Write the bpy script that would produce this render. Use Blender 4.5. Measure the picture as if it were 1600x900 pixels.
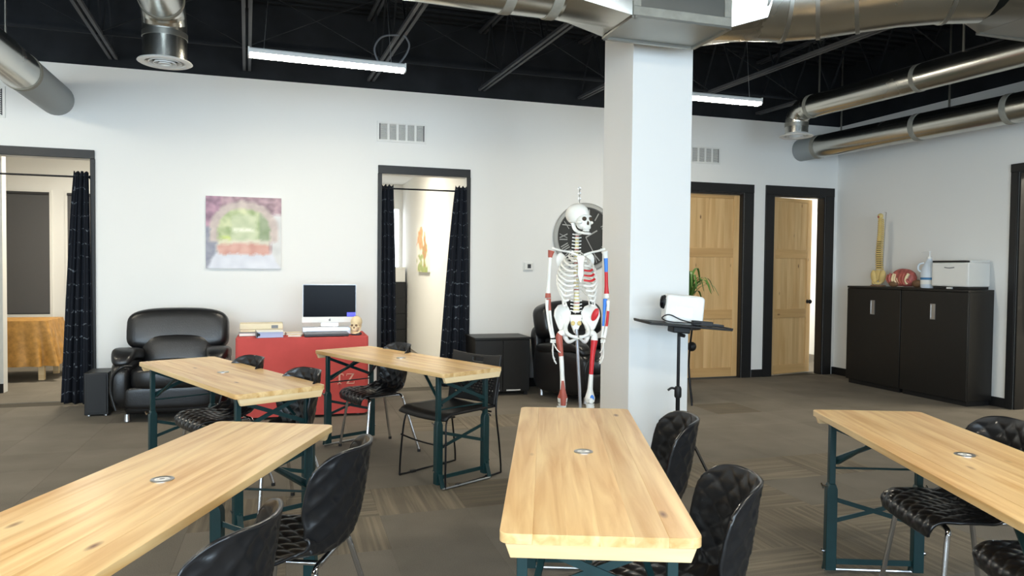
import bpy, math, random
from mathutils import Vector, Matrix, noise

random.seed(7)
for o in list(bpy.data.objects): bpy.data.objects.remove(o)
SC = bpy.context.scene
COL = SC.collection
PI = math.pi

# ------------------------------------------------------------------ camera
YAW, PITCH, ROLL, FPX, CAMZ = math.radians(17.237), 0.02801, 0.01055, 1125.14, 1.40
def _cam():
    x = Vector((1, 0, 0)); f = Vector((0, math.cos(PITCH), -math.sin(PITCH))); u = Vector((0, math.sin(PITCH), math.cos(PITCH)))
    X = math.cos(ROLL)*x + math.sin(ROLL)*u; U = -math.sin(ROLL)*x + math.cos(ROLL)*u
    R = Matrix.Rotation(-YAW, 3, 'Z')
    return R @ X, R @ U, R @ f
CX, CU, CF = _cam()
cd = bpy.data.cameras.new('camera'); cam = bpy.data.objects.new('camera', cd); COL.objects.link(cam)
cd.sensor_fit = 'HORIZONTAL'; cd.sensor_width = 36.0; cd.lens = FPX/1600*36.0; cd.clip_start = 0.05; cd.clip_end = 100
m = Matrix((CX, CU, -CF)).transposed().to_4x4(); m.translation = (0, 0, CAMZ); cam.matrix_world = m
SC.camera = cam

# ------------------------------------------------------------------ world, daylight, exposure
SC.view_settings.view_transform = 'Standard'; SC.view_settings.look = 'None'
SC.view_settings.gamma = 1.0; SC.view_settings.use_curve_mapping = False
SC.view_settings.exposure = 0.16
W = bpy.data.worlds.new('world'); SC.world = W; W.use_nodes = True
bg = W.node_tree.nodes['Background']; bg.inputs[0].default_value = (0.75, 0.87, 1.0, 1); bg.inputs[1].default_value = 1.2
def area(name, loc, rot, sx, sy, power, col):
    l = bpy.data.lights.new(name, 'AREA'); l.shape = 'RECTANGLE'; l.size = sx; l.size_y = sy; l.energy = power; l.color = col
    o = bpy.data.objects.new(name, l); COL.objects.link(o); o.location = loc; o.rotation_euler = rot
    return o
# daylight entering by the shop-front windows in the wall behind the camera
for k, wx in enumerate((-4.6, -2.1, 0.4, 2.9)):
    area('window_daylight', (wx, -3.25, 1.65), (math.radians(90), 0, 0), 2.2, 2.3, 175, (0.66, 0.84, 1.0))

# ------------------------------------------------------------------ materials
def lin(c):
    return tuple(((v/255.0)/12.92 if v/255.0 <= 0.04045 else ((v/255.0+0.055)/1.055)**2.4) for v in c) + (1.0,)
def mat(name, rgb, rough=0.5, metal=0.0, spec=0.5, noise_amt=0.0, nscale=8.0, bump=0.0, bscale=60.0, emit=None, estr=0.0, coat=0.0, alpha=1.0, trans=0.0):
    M = bpy.data.materials.new(name); M.use_nodes = True; nt = M.node_tree; b = nt.nodes['Principled BSDF']
    c = lin(rgb)
    b.inputs['Base Color'].default_value = c; b.inputs['Roughness'].default_value = rough; b.inputs['Metallic'].default_value = metal
    b.inputs['Specular IOR Level'].default_value = spec; b.inputs['Coat Weight'].default_value = coat
    b.inputs['Transmission Weight'].default_value = trans
    tc = nt.nodes.new('ShaderNodeTexCoord')
    if noise_amt:
        n = nt.nodes.new('ShaderNodeTexNoise'); n.inputs['Scale'].default_value = nscale; n.inputs['Detail'].default_value = 5
        r = nt.nodes.new('ShaderNodeValToRGB'); r.color_ramp.elements[0].position = .3; r.color_ramp.elements[1].position = .7
        r.color_ramp.elements[0].color = tuple(v*(1-noise_amt) for v in c[:3]) + (1,)
        r.color_ramp.elements[1].color = tuple(min(1, v*(1+noise_amt)) for v in c[:3]) + (1,)
        nt.links.new(tc.outputs['Object'], n.inputs['Vector']); nt.links.new(n.outputs['Fac'], r.inputs['Fac']); nt.links.new(r.outputs['Color'], b.inputs['Base Color'])
    if bump:
        n2 = nt.nodes.new('ShaderNodeTexNoise'); n2.inputs['Scale'].default_value = bscale; n2.inputs['Detail'].default_value = 3
        bp = nt.nodes.new('ShaderNodeBump'); bp.inputs['Strength'].default_value = bump; bp.inputs['Distance'].default_value = 0.004
        nt.links.new(tc.outputs['Object'], n2.inputs['Vector']); nt.links.new(n2.outputs['Fac'], bp.inputs['Height']); nt.links.new(bp.outputs['Normal'], b.inputs['Normal'])
    if emit:
        b.inputs['Emission Color'].default_value = lin(emit); b.inputs['Emission Strength'].default_value = estr
    return M

def wood(name, light, dark, knot, axis=1, rough=0.35, rand=0.10, ring=1.0):
    """pine: streaks along a local axis, per-board tone, scattered knots"""
    M = bpy.data.materials.new(name); M.use_nodes = True; nt = M.node_tree; b = nt.nodes['Principled BSDF']; L = nt.links.new
    tc = nt.nodes.new('ShaderNodeTexCoord'); oi = nt.nodes.new('ShaderNodeObjectInfo')
    off = nt.nodes.new('ShaderNodeVectorMath'); off.operation = 'MULTIPLY_ADD'
    cmb = nt.nodes.new('ShaderNodeCombineXYZ')
    for i in range(3): L(oi.outputs['Random'], cmb.inputs[i])
    off.inputs[1].default_value = (17, 29, 11)
    L(cmb.outputs[0], off.inputs[0]); L(tc.outputs['Object'], off.inputs[2])
    mp = nt.nodes.new('ShaderNodeMapping'); s = [14*ring, 14*ring, 14*ring]; s[axis] = 0.9*ring; mp.inputs['Scale'].default_value = s
    L(off.outputs[0], mp.inputs['Vector'])
    n = nt.nodes.new('ShaderNodeTexNoise'); n.inputs['Scale'].default_value = 1.6; n.inputs['Detail'].default_value = 6; n.inputs['Distortion'].default_value = .6
    L(mp.outputs[0], n.inputs['Vector'])
    r = nt.nodes.new('ShaderNodeValToRGB'); r.color_ramp.elements[0].position = .32; r.color_ramp.elements[1].position = .66
    r.color_ramp.elements[0].color = lin(dark); r.color_ramp.elements[1].color = lin(light); L(n.outputs['Fac'], r.inputs['Fac'])
    mp2 = nt.nodes.new('ShaderNodeMapping'); s2 = [9.0, 9.0, 9.0]; s2[axis] = 3.6; mp2.inputs['Scale'].default_value = s2; L(off.outputs[0], mp2.inputs['Vector'])
    v = nt.nodes.new('ShaderNodeTexVoronoi'); v.inputs['Scale'].default_value = 1.0; L(mp2.outputs[0], v.inputs['Vector'])
    kr = nt.nodes.new('ShaderNodeValToRGB'); kr.color_ramp.elements[0].position = .03; kr.color_ramp.elements[0].color = (1, 1, 1, 1)
    kr.color_ramp.elements[1].position = .13; kr.color_ramp.elements[1].color = (0, 0, 0, 1); L(v.outputs['Distance'], kr.inputs['Fac'])
    vr = nt.nodes.new('ShaderNodeSeparateColor'); L(v.outputs['Color'], vr.inputs[0])
    gt = nt.nodes.new('ShaderNodeMath'); gt.operation = 'GREATER_THAN'; gt.inputs[1].default_value = .55; L(vr.outputs[0], gt.inputs[0])
    mu = nt.nodes.new('ShaderNodeMath'); mu.operation = 'MULTIPLY'; L(kr.outputs['Color'], mu.inputs[0]); L(gt.outputs[0], mu.inputs[1])
    mx = nt.nodes.new('ShaderNodeMix'); mx.data_type = 'RGBA'; L(mu.outputs[0], mx.inputs[0]); L(r.outputs['Color'], mx.inputs[6]); mx.inputs[7].default_value = lin(knot)
    hsv = nt.nodes.new('ShaderNodeHueSaturation'); mr = nt.nodes.new('ShaderNodeMapRange')
    mr.inputs['To Min'].default_value = 1-rand; mr.inputs['To Max'].default_value = 1+rand*.6; L(oi.outputs['Random'], mr.inputs['Value']); L(mr.outputs[0], hsv.inputs['Value'])
    L(mx.outputs[2], hsv.inputs['Color']); L(hsv.outputs['Color'], b.inputs['Base Color'])
    b.inputs['Roughness'].default_value = rough; b.inputs['Specular IOR Level'].default_value = .5
    return M

def carpet(name, base, stripe=None, axis=0, amt=.6):
    M = bpy.data.materials.new(name); M.use_nodes = True; nt = M.node_tree; b = nt.nodes['Principled BSDF']; L = nt.links.new
    g = nt.nodes.new('ShaderNodeNewGeometry')
    n = nt.nodes.new('ShaderNodeTexNoise'); n.inputs['Scale'].default_value = 240; n.inputs['Detail'].default_value = 4; L(g.outputs['Position'], n.inputs['Vector'])
    n3 = nt.nodes.new('ShaderNodeTexNoise'); n3.inputs['Scale'].default_value = 3; n3.inputs['Detail'].default_value = 4; L(g.outputs['Position'], n3.inputs['Vector'])
    c = lin(base)
    r = nt.nodes.new('ShaderNodeValToRGB'); r.color_ramp.elements[0].position = .25; r.color_ramp.elements[1].position = .75
    r.color_ramp.elements[0].color = tuple(v*.62 for v in c[:3])+(1,); r.color_ramp.elements[1].color = tuple(v*1.3 for v in c[:3])+(1,)
    ad = nt.nodes.new('ShaderNodeMath'); ad.operation = 'MULTIPLY_ADD'; ad.inputs[1].default_value = .35; L(n3.outputs['Fac'], ad.inputs[0])
    sc = nt.nodes.new('ShaderNodeMath'); sc.operation = 'MULTIPLY'; sc.inputs[1].default_value = .65; L(n.outputs['Fac'], sc.inputs[0]); L(sc.outputs[0], ad.inputs[2]); L(ad.outputs[0], r.inputs['Fac'])
    out = r.outputs['Color']
    if stripe:
        mp = nt.nodes.new('ShaderNodeMapping'); s = [34, 34, 34]; s[axis] = 1.1; mp.inputs['Scale'].default_value = s; L(g.outputs['Position'], mp.inputs['Vector'])
        n2 = nt.nodes.new('ShaderNodeTexNoise'); n2.inputs['Scale'].default_value = 1.0; n2.inputs['Detail'].default_value = 3; L(mp.outputs[0], n2.inputs['Vector'])
        r2 = nt.nodes.new('ShaderNodeValToRGB'); r2.color_ramp.elements[0].position = .44; r2.color_ramp.elements[1].position = .66
        r2.color_ramp.elements[0].color = (0, 0, 0, 1); r2.color_ramp.elements[1].color = (amt, amt, amt, 1); L(n2.outputs['Fac'], r2.inputs['Fac'])
        mx = nt.nodes.new('ShaderNodeMix'); mx.data_type = 'RGBA'; L(r2.outputs['Color'], mx.inputs[0]); L(out, mx.inputs[6]); mx.inputs[7].default_value = lin(stripe); out = mx.outputs[2]
    oi = nt.nodes.new('ShaderNodeObjectInfo'); hs = nt.nodes.new('ShaderNodeHueSaturation'); mr = nt.nodes.new('ShaderNodeMapRange')
    mr.inputs['To Min'].default_value = .93; mr.inputs['To Max'].default_value = 1.07; L(oi.outputs['Random'], mr.inputs['Value']); L(mr.outputs[0], hs.inputs['Value']); L(out, hs.inputs['Color'])
    L(hs.outputs['Color'], b.inputs['Base Color']); b.inputs['Roughness'].default_value = .95; b.inputs['Specular IOR Level'].default_value = .1
    bp = nt.nodes.new('ShaderNodeBump'); bp.inputs['Strength'].default_value = .5; bp.inputs['Distance'].default_value = .004; L(n.outputs['Fac'], bp.inputs['Height']); L(bp.outputs[0], b.inputs['Normal'])
    return M

def vcol(name, rough=.6):
    """flat print: colours come from the mesh's own 'print' attribute"""
    M = bpy.data.materials.new(name); M.use_nodes = True; nt = M.node_tree; b = nt.nodes['Principled BSDF']
    a = nt.nodes.new('ShaderNodeVertexColor'); a.layer_name = 'print'; nt.links.new(a.outputs['Color'], b.inputs['Base Color']); b.inputs['Roughness'].default_value = rough
    return M

def dashes(name, base, dash):
    """dark curtain cloth with small pale stitched dashes"""
    M = mat(name, base, .85, spec=.2); nt = M.node_tree; b = nt.nodes['Principled BSDF']; L = nt.links.new
    tc = nt.nodes.new('ShaderNodeTexCoord'); mp = nt.nodes.new('ShaderNodeMapping'); mp.inputs['Scale'].default_value = (10, 10, 7.5); L(tc.outputs['Object'], mp.inputs['Vector'])
    sx = nt.nodes.new('ShaderNodeSeparateXYZ'); L(mp.outputs[0], sx.inputs[0])
    n = nt.nodes.new('ShaderNodeTexNoise'); n.inputs['Scale'].default_value = 2.2; n.inputs['Detail'].default_value = 0; L(mp.outputs[0], n.inputs['Vector'])
    a = nt.nodes.new('ShaderNodeMath'); a.operation = 'MULTIPLY_ADD'; a.inputs[1].default_value = .5; L(n.outputs['Fac'], a.inputs[0]); L(sx.outputs['Z'], a.inputs[2])
    fr = nt.nodes.new('ShaderNodeMath'); fr.operation = 'FRACT'; L(a.outputs[0], fr.inputs[0])
    lt = nt.nodes.new('ShaderNodeMath'); lt.operation = 'LESS_THAN'; lt.inputs[1].default_value = .075; L(fr.outputs[0], lt.inputs[0])
    n2 = nt.nodes.new('ShaderNodeTexNoise'); n2.inputs['Scale'].default_value = 4.5; n2.inputs['Detail'].default_value = 0; L(mp.outputs[0], n2.inputs['Vector'])
    g2 = nt.nodes.new('ShaderNodeMath'); g2.operation = 'GREATER_THAN'; g2.inputs[1].default_value = .52; L(n2.outputs['Fac'], g2.inputs[0])
    mu = nt.nodes.new('ShaderNodeMath'); mu.operation = 'MULTIPLY'; L(lt.outputs[0], mu.inputs[0]); L(g2.outputs[0], mu.inputs[1])
    mx = nt.nodes.new('ShaderNodeMix'); mx.data_type = 'RGBA'; L(mu.outputs[0], mx.inputs[0]); mx.inputs[6].default_value = lin(base); mx.inputs[7].default_value = lin(dash); L(mx.outputs[2], b.inputs['Base Color'])
    return M

def galv(name, rough=.24, rgb=(196, 195, 188)):
    M = mat(name, rgb, rough, 1.0); nt = M.node_tree; b = nt.nodes['Principled BSDF']; L = nt.links.new
    tc = nt.nodes.new('ShaderNodeTexCoord'); v = nt.nodes.new('ShaderNodeTexNoise'); v.inputs['Scale'].default_value = 2.5; v.inputs['Detail'].default_value = 3; L(tc.outputs['Object'], v.inputs['Vector'])
    r = nt.nodes.new('ShaderNodeMapRange'); r.inputs['To Min'].default_value = rough*.8; r.inputs['To Max'].default_value = rough*1.3; L(v.outputs['Fac'], r.inputs['Value']); L(r.outputs[0], b.inputs['Roughness'])
    return M

MT = dict(
 wall=mat('wall_paint', (236, 236, 233), .75, spec=.25, bump=.05, bscale=220),
 black_trim=mat('black_painted_trim', (18, 18, 19), .5, bump=.05),
 deck=mat('black_deck', (34, 37, 41), .85, spec=.2, noise_amt=.3, nscale=3),
 joist=mat('black_joist', (64, 66, 70), .6, noise_amt=.2, nscale=5),
 galv=galv('galvanised_steel'), galv_dull=galv('galvanised_dull', .42, (158, 157, 150)),
 mastic=mat('duct_mastic', (150, 148, 138), .8, spec=.2, noise_amt=.12, nscale=14),
 duct_paint=mat('grey_duct_paint', (148, 154, 155), .6),
 white=mat('white_enamel', (232, 232, 228), .4),
 led=mat('led_diffuser', (255, 255, 250), .4, emit=(255, 245, 224), estr=97),
 pine=wood('pine_boards', (240, 208, 152), (206, 158, 96), (116, 70, 36), 1, .30, .09),
 pine_end=wood('pine_batten', (240, 216, 172), (224, 190, 138), (160, 110, 60), 0, .5, .05),
 door_pine_v=wood('door_pine', (224, 188, 134), (204, 162, 106), (110, 70, 38), 2, .5, .07, .6),
 door_pine_h=wood('door_pine_rail', (216, 176, 120), (194, 152, 97), (110, 70, 38), 0, .5, .07, .6),
 green=mat('dark_green_steel', (14, 48, 50), .4, noise_amt=.1, nscale=20),
 chrome=mat('chrome', (215, 216, 220), .12, 1.0),
 steel=mat('brushed_steel', (190, 190, 190), .3, 1.0),
 plastic=mat('black_plastic', (20, 21, 24), .30, coat=.2),
 plastic_mat=mat('matt_black_plastic', (18, 18, 19), .55),
 rod=mat('black_steel_rod', (30, 30, 32), .3, .6),
 leather=mat('black_leather', (19, 20, 22), .33, spec=.6, bump=.25, bscale=90, noise_amt=.2, nscale=5),
 curtain=dashes('curtain_cloth', (28, 32, 40), (100, 108, 116)),
 blind=mat('dark_roller_blind', (88, 88, 90), .8, noise_amt=.04, nscale=200),
 gold=mat('gold_cloth', (178, 132, 66), .5, spec=.4, noise_amt=.25, nscale=18, bump=.4, bscale=30),
 red=mat('red_tablecloth', (200, 84, 80), .8, spec=.2, noise_amt=.06, nscale=6),
 letter=mat('pale_salmon_print', (232, 178, 160), .7),
 silver=mat('silver_aluminium', (205, 208, 214), .3, .8),
 screen=mat('dark_screen', (8, 9, 16), .2, spec=.08),
 blue_glow=mat('blue_screen_corner', (60, 60, 200), .3, emit=(72, 70, 230), estr=1.0),
 bone=mat('bone_white', (240, 238, 230), .45, noise_amt=.05, nscale=12),
 bone_yellow=mat('bone_yellow', (222, 196, 128), .55, noise_amt=.1, nscale=14),
 bone_cream=mat('bone_cream', (236, 214, 172), .5, noise_amt=.08, nscale=14),
 muscle_brown=mat('muscle_brown_red', (176, 88, 72), .5),
 muscle_red=mat('muscle_red', (205, 34, 40), .45),
 muscle_blue=mat('muscle_blue', (60, 132, 226), .45),
 cartilage=mat('cartilage_yellow', (226, 206, 120), .5),
 disc_dark=mat('disc_dark', (70, 56, 40), .7),
 paper=mat('paper_white', (238, 238, 232), .7),
 paper_cream=mat('paper_cream', (226, 214, 184), .7),
 lilac=mat('lilac_grey_cover', (176, 182, 214), .5),
 grey=mat('mid_grey_plastic', (120, 122, 126), .5),
 darkgrey=mat('dark_grey', (58, 59, 62), .5),
 cabinet=mat('black_cabinet', (21, 20, 19), .42, noise_amt=.12, nscale=40),
 clock_face=mat('charcoal_clock_face', (48, 49, 47), .6),
 clock_grey=mat('silver_grey_clock_metal', (172, 173, 170), .45, .3),
 leaf=mat('leaf_green', (74, 110, 44), .45, noise_amt=.25, nscale=20),
 soil=mat('soil', (46, 34, 26), .95),
 bottle=mat('milky_plastic', (214, 224, 234), .3, spec=.5),
 blue_label=mat('blue_label', (54, 120, 170), .5),
 flesh=mat('muscle_model', (176, 92, 84), .5, noise_amt=.45, nscale=26),
 brown=mat('brown_base', (118, 88, 62), .6, noise_amt=.15),
 orange=mat('orange_cloth', (188, 98, 40), .7),
 window_white=mat('window_white', (245, 250, 255), .5, emit=(235, 245, 255), estr=3.2),
 carpet=carpet('carpet_grey', (122, 116, 106)),
 carpet_sx=carpet('carpet_striped_across', (116, 108, 96), (150, 140, 121), 0),
 carpet_sy=carpet('carpet_striped_along', (114, 106, 94), (146, 136, 117), 1),
 carpet_d=carpet('carpet_brown_striped', (104, 97, 86), (130, 120, 102), 0, .45),
 subfloor=mat('carpet_backing', (84, 80, 72), .95, spec=.1),
 print=vcol('canvas_print', .55),
 glass=mat('window_glass', (240, 246, 248), .02, trans=1.0),
)

# ------------------------------------------------------------------ mesh builder
class MB:
    def __init__(s): s.v = []; s.f = []; s.mi = []
    def add(s, vs, fs, mi=0, M=None):
        b = len(s.v)
        s.v += [tuple(M @ Vector(p)) if M else tuple(p) for p in vs]
        for f in fs: s.f.append(tuple(i+b for i in f)); s.mi.append(mi)
        return s
    def bb(s, x0, x1, y0, y1, z0, z1, mi=0, M=None):
        vs = [(x, y, z) for z in (z0, z1) for y in (y0, y1) for x in (x0, x1)]
        return s.add(vs, [(0, 2, 3, 1), (4, 5, 7, 6), (0, 1, 5, 4), (2, 6, 7, 3), (0, 4, 6, 2), (1, 3, 7, 5)], mi, M)
    def box(s, c, d, rot=(0, 0, 0), mi=0):
        M = Matrix.Translation(c) @ (Matrix.Rotation(rot[2], 4, 'Z') @ Matrix.Rotation(rot[1], 4, 'Y') @ Matrix.Rotation(rot[0], 4, 'X'))
        return s.bb(-d[0]/2, d[0]/2, -d[1]/2, d[1]/2, -d[2]/2, d[2]/2, mi, M)
    def bar(s, a, b, w, t, up=(0, 0, 1), mi=0):
        a = Vector(a); b = Vector(b); d = (b-a); L = d.length; d.normalize(); up = Vector(up)
        x = d.cross(up)
        if x.length < 1e-4: x = d.cross(Vector((1, 0, 0)))
        x.normalize(); z = x.cross(d)
        M = Matrix((x, d, z)).transposed().to_4x4(); M.translation = a
        return s.bb(-w/2, w/2, 0, L, -t/2, t/2, mi, M)
    def tube(s, path, r, n=10, cap=True, mi=0, flat=None, closed=False):
        P = [Vector(p) for p in path]; m = len(P); R = r if isinstance(r, (list, tuple)) else [r]*m
        MI = mi if isinstance(mi, (list, tuple)) else [mi]*m
        T = []
        for i in range(m):
            if closed: t = P[(i+1) % m]-P[i-1]
            else: t = P[min(i+1, m-1)]-P[max(i-1, 0)]
            T.append(t.normalized() if t.length > 1e-9 else Vector((0, 0, 1)))
        u = T[0].orthogonal().normalized()
        if flat: 
            q = Vector(flat); q = q - T[0]*q.dot(T[0]); u = q.normalized()
        b = len(s.v); rings = []
        for i in range(m):
            u = (u - T[i]*u.dot(T[i]));
            u = u.normalized() if u.length > 1e-6 else T[i].orthogonal().normalized()
            w = T[i].cross(u)
            for k in range(n):
                a = 2*PI*k/n; rr = R[i]
                if isinstance(rr, (tuple, list)): q = P[i]+u*math.cos(a)*rr[0]+w*math.sin(a)*rr[1]
                else: q = P[i]+(u*math.cos(a)+w*math.sin(a))*rr
                s.v.append(tuple(q))
        for i in range(m if closed else m-1):
            j = (i+1) % m
            for k in range(n):
                k2 = (k+1) % n
                s.f.append((b+i*n+k, b+i*n+k2, b+j*n+k2, b+j*n+k)); s.mi.append(MI[i])
        if cap and not closed:
            s.f.append(tuple(b+k for k in reversed(range(n)))); s.mi.append(MI[0])
            s.f.append(tuple(b+(m-1)*n+k for k in range(n))); s.mi.append(MI[-1])
        return s
    def lathe(s, prof, n=24, c=(0, 0, 0), mi=0, M=None, cap=True):
        b = len(s.v); c = Vector(c); MI = mi if isinstance(mi, (list, tuple)) else [mi]*len(prof)
        for r, z in prof:
            for k in range(n):
                a = 2*PI*k/n; p = Vector((r*math.cos(a), r*math.sin(a), z))
                if M: p = M @ p
                s.v.append(tuple(p+c))
        m = len(prof)
        for i in range(m-1):
            for k in range(n):
                k2 = (k+1) % n; s.f.append((b+i*n+k, b+i*n+k2, b+(i+1)*n+k2, b+(i+1)*n+k)); s.mi.append(MI[i])
        if cap:
            if prof[0][0] > 1e-5: s.f.append(tuple(b+k for k in reversed(range(n)))); s.mi.append(MI[0])
            if prof[-1][0] > 1e-5: s.f.append(tuple(b+(m-1)*n+k for k in range(n))); s.mi.append(MI[-1])
        return s
    def prism(s, poly, h0, h1, plane='xy', mi=0, M=None):
        n = len(poly)
        def mk(p, h): return {'xy': (p[0], p[1], h), 'xz': (p[0], h, p[1]), 'yz': (h, p[0], p[1])}[plane]
        vs = [mk(p, h0) for p in poly]+[mk(p, h1) for p in poly]
        fs = [tuple(reversed(range(n))), tuple(range(n, 2*n))]+[(i, (i+1) % n, n+(i+1) % n, n+i) for i in range(n)]
        return s.add(vs, fs, mi, M)
    def ell(s, c, r, nu=20, nv=12, e=1.0, mi=0, M=None, fn=None):
        """(super)ellipsoid; e<1 gives a pillow"""
        def p(a, q): v = math.cos(a) if q == 0 else math.sin(a); return math.copysign(abs(v)**e, v)
        b = len(s.v); c = Vector(c)
        for j in range(nv+1):
            ph = -PI/2+PI*j/nv
            for k in range(nu):
                th = 2*PI*k/nu
                q = Vector((r[0]*p(ph, 0)*p(th, 0), r[1]*p(ph, 0)*p(th, 1), r[2]*p(ph, 1)))
                if fn: q = fn(q)
                if M: q = M @ q
                s.v.append(tuple(q+c))
        for j in range(nv):
            for k in range(nu):
                k2 = (k+1) % nu; s.f.append((b+j*nu+k, b+j*nu+k2, b+(j+1)*nu+k2, b+(j+1)*nu+k)); s.mi.append(mi)
        return s
    def grid(s, fn, nu, nv, mi=0, wrap=False):
        b = len(s.v)
        for j in range(nv+1):
            for i in range(nu+(0 if wrap else 1)): s.v.append(tuple(fn(i/nu, j/nv)))
        w = nu if wrap else nu+1
        for j in range(nv):
            for i in range(nu):
                i2 = (i+1) % w; s.f.append((b+j*w+i, b+j*w+i2, b+(j+1)*w+i2, b+(j+1)*w+i)); s.mi.append(mi)
        return s
    def build(s, name, mats, parent=None, smooth=None, bevel=0, solid=0, seg=2, subsurf=0):
        me = bpy.data.meshes.new(name); me.from_pydata(s.v, [], s.f); me.validate()
        mats = mats if isinstance(mats, (list, tuple)) else [mats]
        for k in mats: me.materials.append(MT[k] if isinstance(k, str) else k)
        if len(mats) > 1 and len(me.polygons) == len(s.mi): me.polygons.foreach_set('material_index', s.mi)
        if smooth is not None:
            me.polygons.foreach_set('use_smooth', [True]*len(me.polygons)); me.set_sharp_from_angle(angle=math.radians(smooth))
        me.update()
        o = bpy.data.objects.new(name, me); COL.objects.link(o)
        if parent: o.parent = parent
        if solid:
            q = o.modifiers.new('solid', 'SOLIDIFY'); q.thickness = solid; q.offset = -1
        if bevel:
            q = o.modifiers.new('bevel', 'BEVEL'); q.width = bevel; q.segments = seg; q.limit_method = 'ANGLE'; q.angle_limit = math.radians(40)
            if smooth is None:
                me.polygons.foreach_set('use_smooth', [True]*len(me.polygons)); me.set_sharp_from_angle(angle=math.radians(35))
        if subsurf:
            q = o.modifiers.new('sub', 'SUBSURF'); q.levels = subsurf; q.render_levels = subsurf
        return o

def tag(o, label, cat, group=None):
    o['label'] = label; o['category'] = cat
    if group: o['group'] = group
    return o
def thing(name, label, cat, loc=(0, 0, 0), rz=0, group=None):
    o = bpy.data.objects.new(name, None); COL.objects.link(o); o.empty_display_size = .1
    o.location = loc; o.rotation_euler = (0, 0, rz)
    return tag(o, label, cat, group)
def struct(o): o['kind'] = 'structure'; return o
def sempty(name, loc=(0, 0, 0)):
    o = bpy.data.objects.new(name, None); COL.objects.link(o); o.location = loc; o['kind'] = 'structure'; return o
def bx(x0, x1, y0, y1, z0, z1): return MB().bb(x0, x1, y0, y1, z0, z1)
def copy_tree(root, loc, rz, label=None, group=None):
    r = root.copy(); COL.objects.link(r); r.location = loc; r.rotation_euler = (0, 0, rz)
    if label: r['label'] = label
    if group: r['group'] = group
    for ch in list(root.children):
        c = ch.copy(); COL.objects.link(c); c.parent = r
        for g in list(ch.children):
            d = g.copy(); COL.objects.link(d); d.parent = c
    return r
def dupe(o, parent, loc=None, rz=None):
    c = o.copy(); COL.objects.link(c); c.parent = parent
    if loc is not None: c.location = loc
    if rz is not None: c.rotation_euler = (0, 0, rz)
    return c
def crom(pts, n):
    """smooth curve through points"""
    P = [Vector(p) for p in pts]; out = []
    for i in range(len(P)-1):
        p0 = P[max(i-1, 0)]; p1 = P[i]; p2 = P[i+1]; p3 = P[min(i+2, len(P)-1)]
        for k in range(n):
            t = k/n; out.append(.5*((2*p1)+(p2-p0)*t+(2*p0-5*p1+4*p2-p3)*t*t+(3*p1-p0-3*p2+p3)*t**3))
    out.append(P[-1]); return out
def arc(c, r, a0, a1, n, plane='xz'):
    o = []
    for i in range(n+1):
        a = math.radians(a0+(a1-a0)*i/n); p, q = r*math.cos(a), r*math.sin(a)
        o.append({'xz': (c[0]+p, c[1], c[2]+q), 'xy': (c[0]+p, c[1]+q, c[2]), 'yz': (c[0], c[1]+p, c[2]+q)}[plane])
    return o

# ================================================================== STRUCTURE
WB, WR, WL, WF, WH = 8.05, 7.10, -6.0, -3.1, 3.345     # back, right, left, front planes and wall height
T = .13
# floor with its carpet tiles
fl = struct(bx(WL-.2, 9.6, WF-.4, 13.6, -.10, -.007).build('floor', 'subfloor'))
TS = .5; X0, Y0 = .49, 4.045
tile_me = {}
def tile_mesh(k):
    if k not in tile_me:
        h = TS/2-.0002
        mb = MB(); mb.add([(-h, -h, -.007), (h, -h, -.007), (h, h, -.007), (-h, h, -.007), (-h, -h, -.001), (h, -h, -.001), (h, h, -.001), (-h, h, -.001), (-h+.001, -h+.001, 0), (h-.001, -h+.001, 0), (h-.001, h-.001, 0), (-h+.001, h-.001, 0)],
            [(8, 9, 10, 11)]+[(i, (i+1) % 4, 4+(i+1) % 4, 4+i) for i in range(4)]+[(4+i, 4+(i+1) % 4, 8+(i+1) % 4, 8+i) for i in range(4)])
        o = mb.build('carpet_tile', k); tile_me[k] = o.data; bpy.data.objects.remove(o)
    return tile_me[k]
tiles = []; rest = []
def accent(i, j):
    if j == 0: return {-2: 'carpet_sy', -1: 'carpet_sx', 0: 'carpet_sy', 1: 'carpet_d', 2: 'carpet_sx', 3: 'carpet_d', 4: 'carpet_sy', 5: 'carpet_sx', 6: 'carpet_sy', 7: 'carpet', 8: 'carpet_sx'}.get(i, 'carpet')
    if j == -2: return {3: 'carpet_sy', 4: 'carpet_sy', 5: 'carpet_sx', -2: 'carpet_sx'}.get(i, 'carpet')
    if j == -3: return {3: 'carpet_sx', 4: 'carpet_sy', 5: 'carpet_sy'}.get(i, 'carpet')
    if j == -1: return {-1: 'carpet_sy', 4: 'carpet_sx'}.get(i, 'carpet')
    if j == 4: return {1: 'carpet_sx', 2: 'carpet_sy', 3: 'carpet_sx', 7: 'carpet_d'}.get(i, 'carpet')
    return 'carpet'
for i in range(-13, 14):
    for j in range(-15, 9):
        cx, cy = X0+TS*(i+.5), Y0+TS*(j+.5)
        if cx < WL or cy > 8.29 or cx > 7.3: continue
        d = Vector((cx, cy, -CAMZ)); z = d.dot(CF)
        vis = False
        if z > .6:
            px = 800+FPX*d.dot(CX)/z; py = 450-FPX*d.dot(CU)/z
            vis = -140 < px < 1740 and py < 1010
        (tiles if vis else rest).append((z, cx, cy, accent(i, j)))
tiles.sort()
for q in tiles[300:]: rest.append(q)
for z, cx, cy, k in tiles[:300]:
    o = bpy.data.objects.new('carpet_tile', tile_mesh(k)); COL.objects.link(o); o.parent = fl; o.location = (cx, cy, 0)
mb = MB()
for z, cx, cy, k in rest: h = TS/2-.0012; mb.bb(cx-h, cx+h, cy-h, cy+h, -.007, 0)
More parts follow.
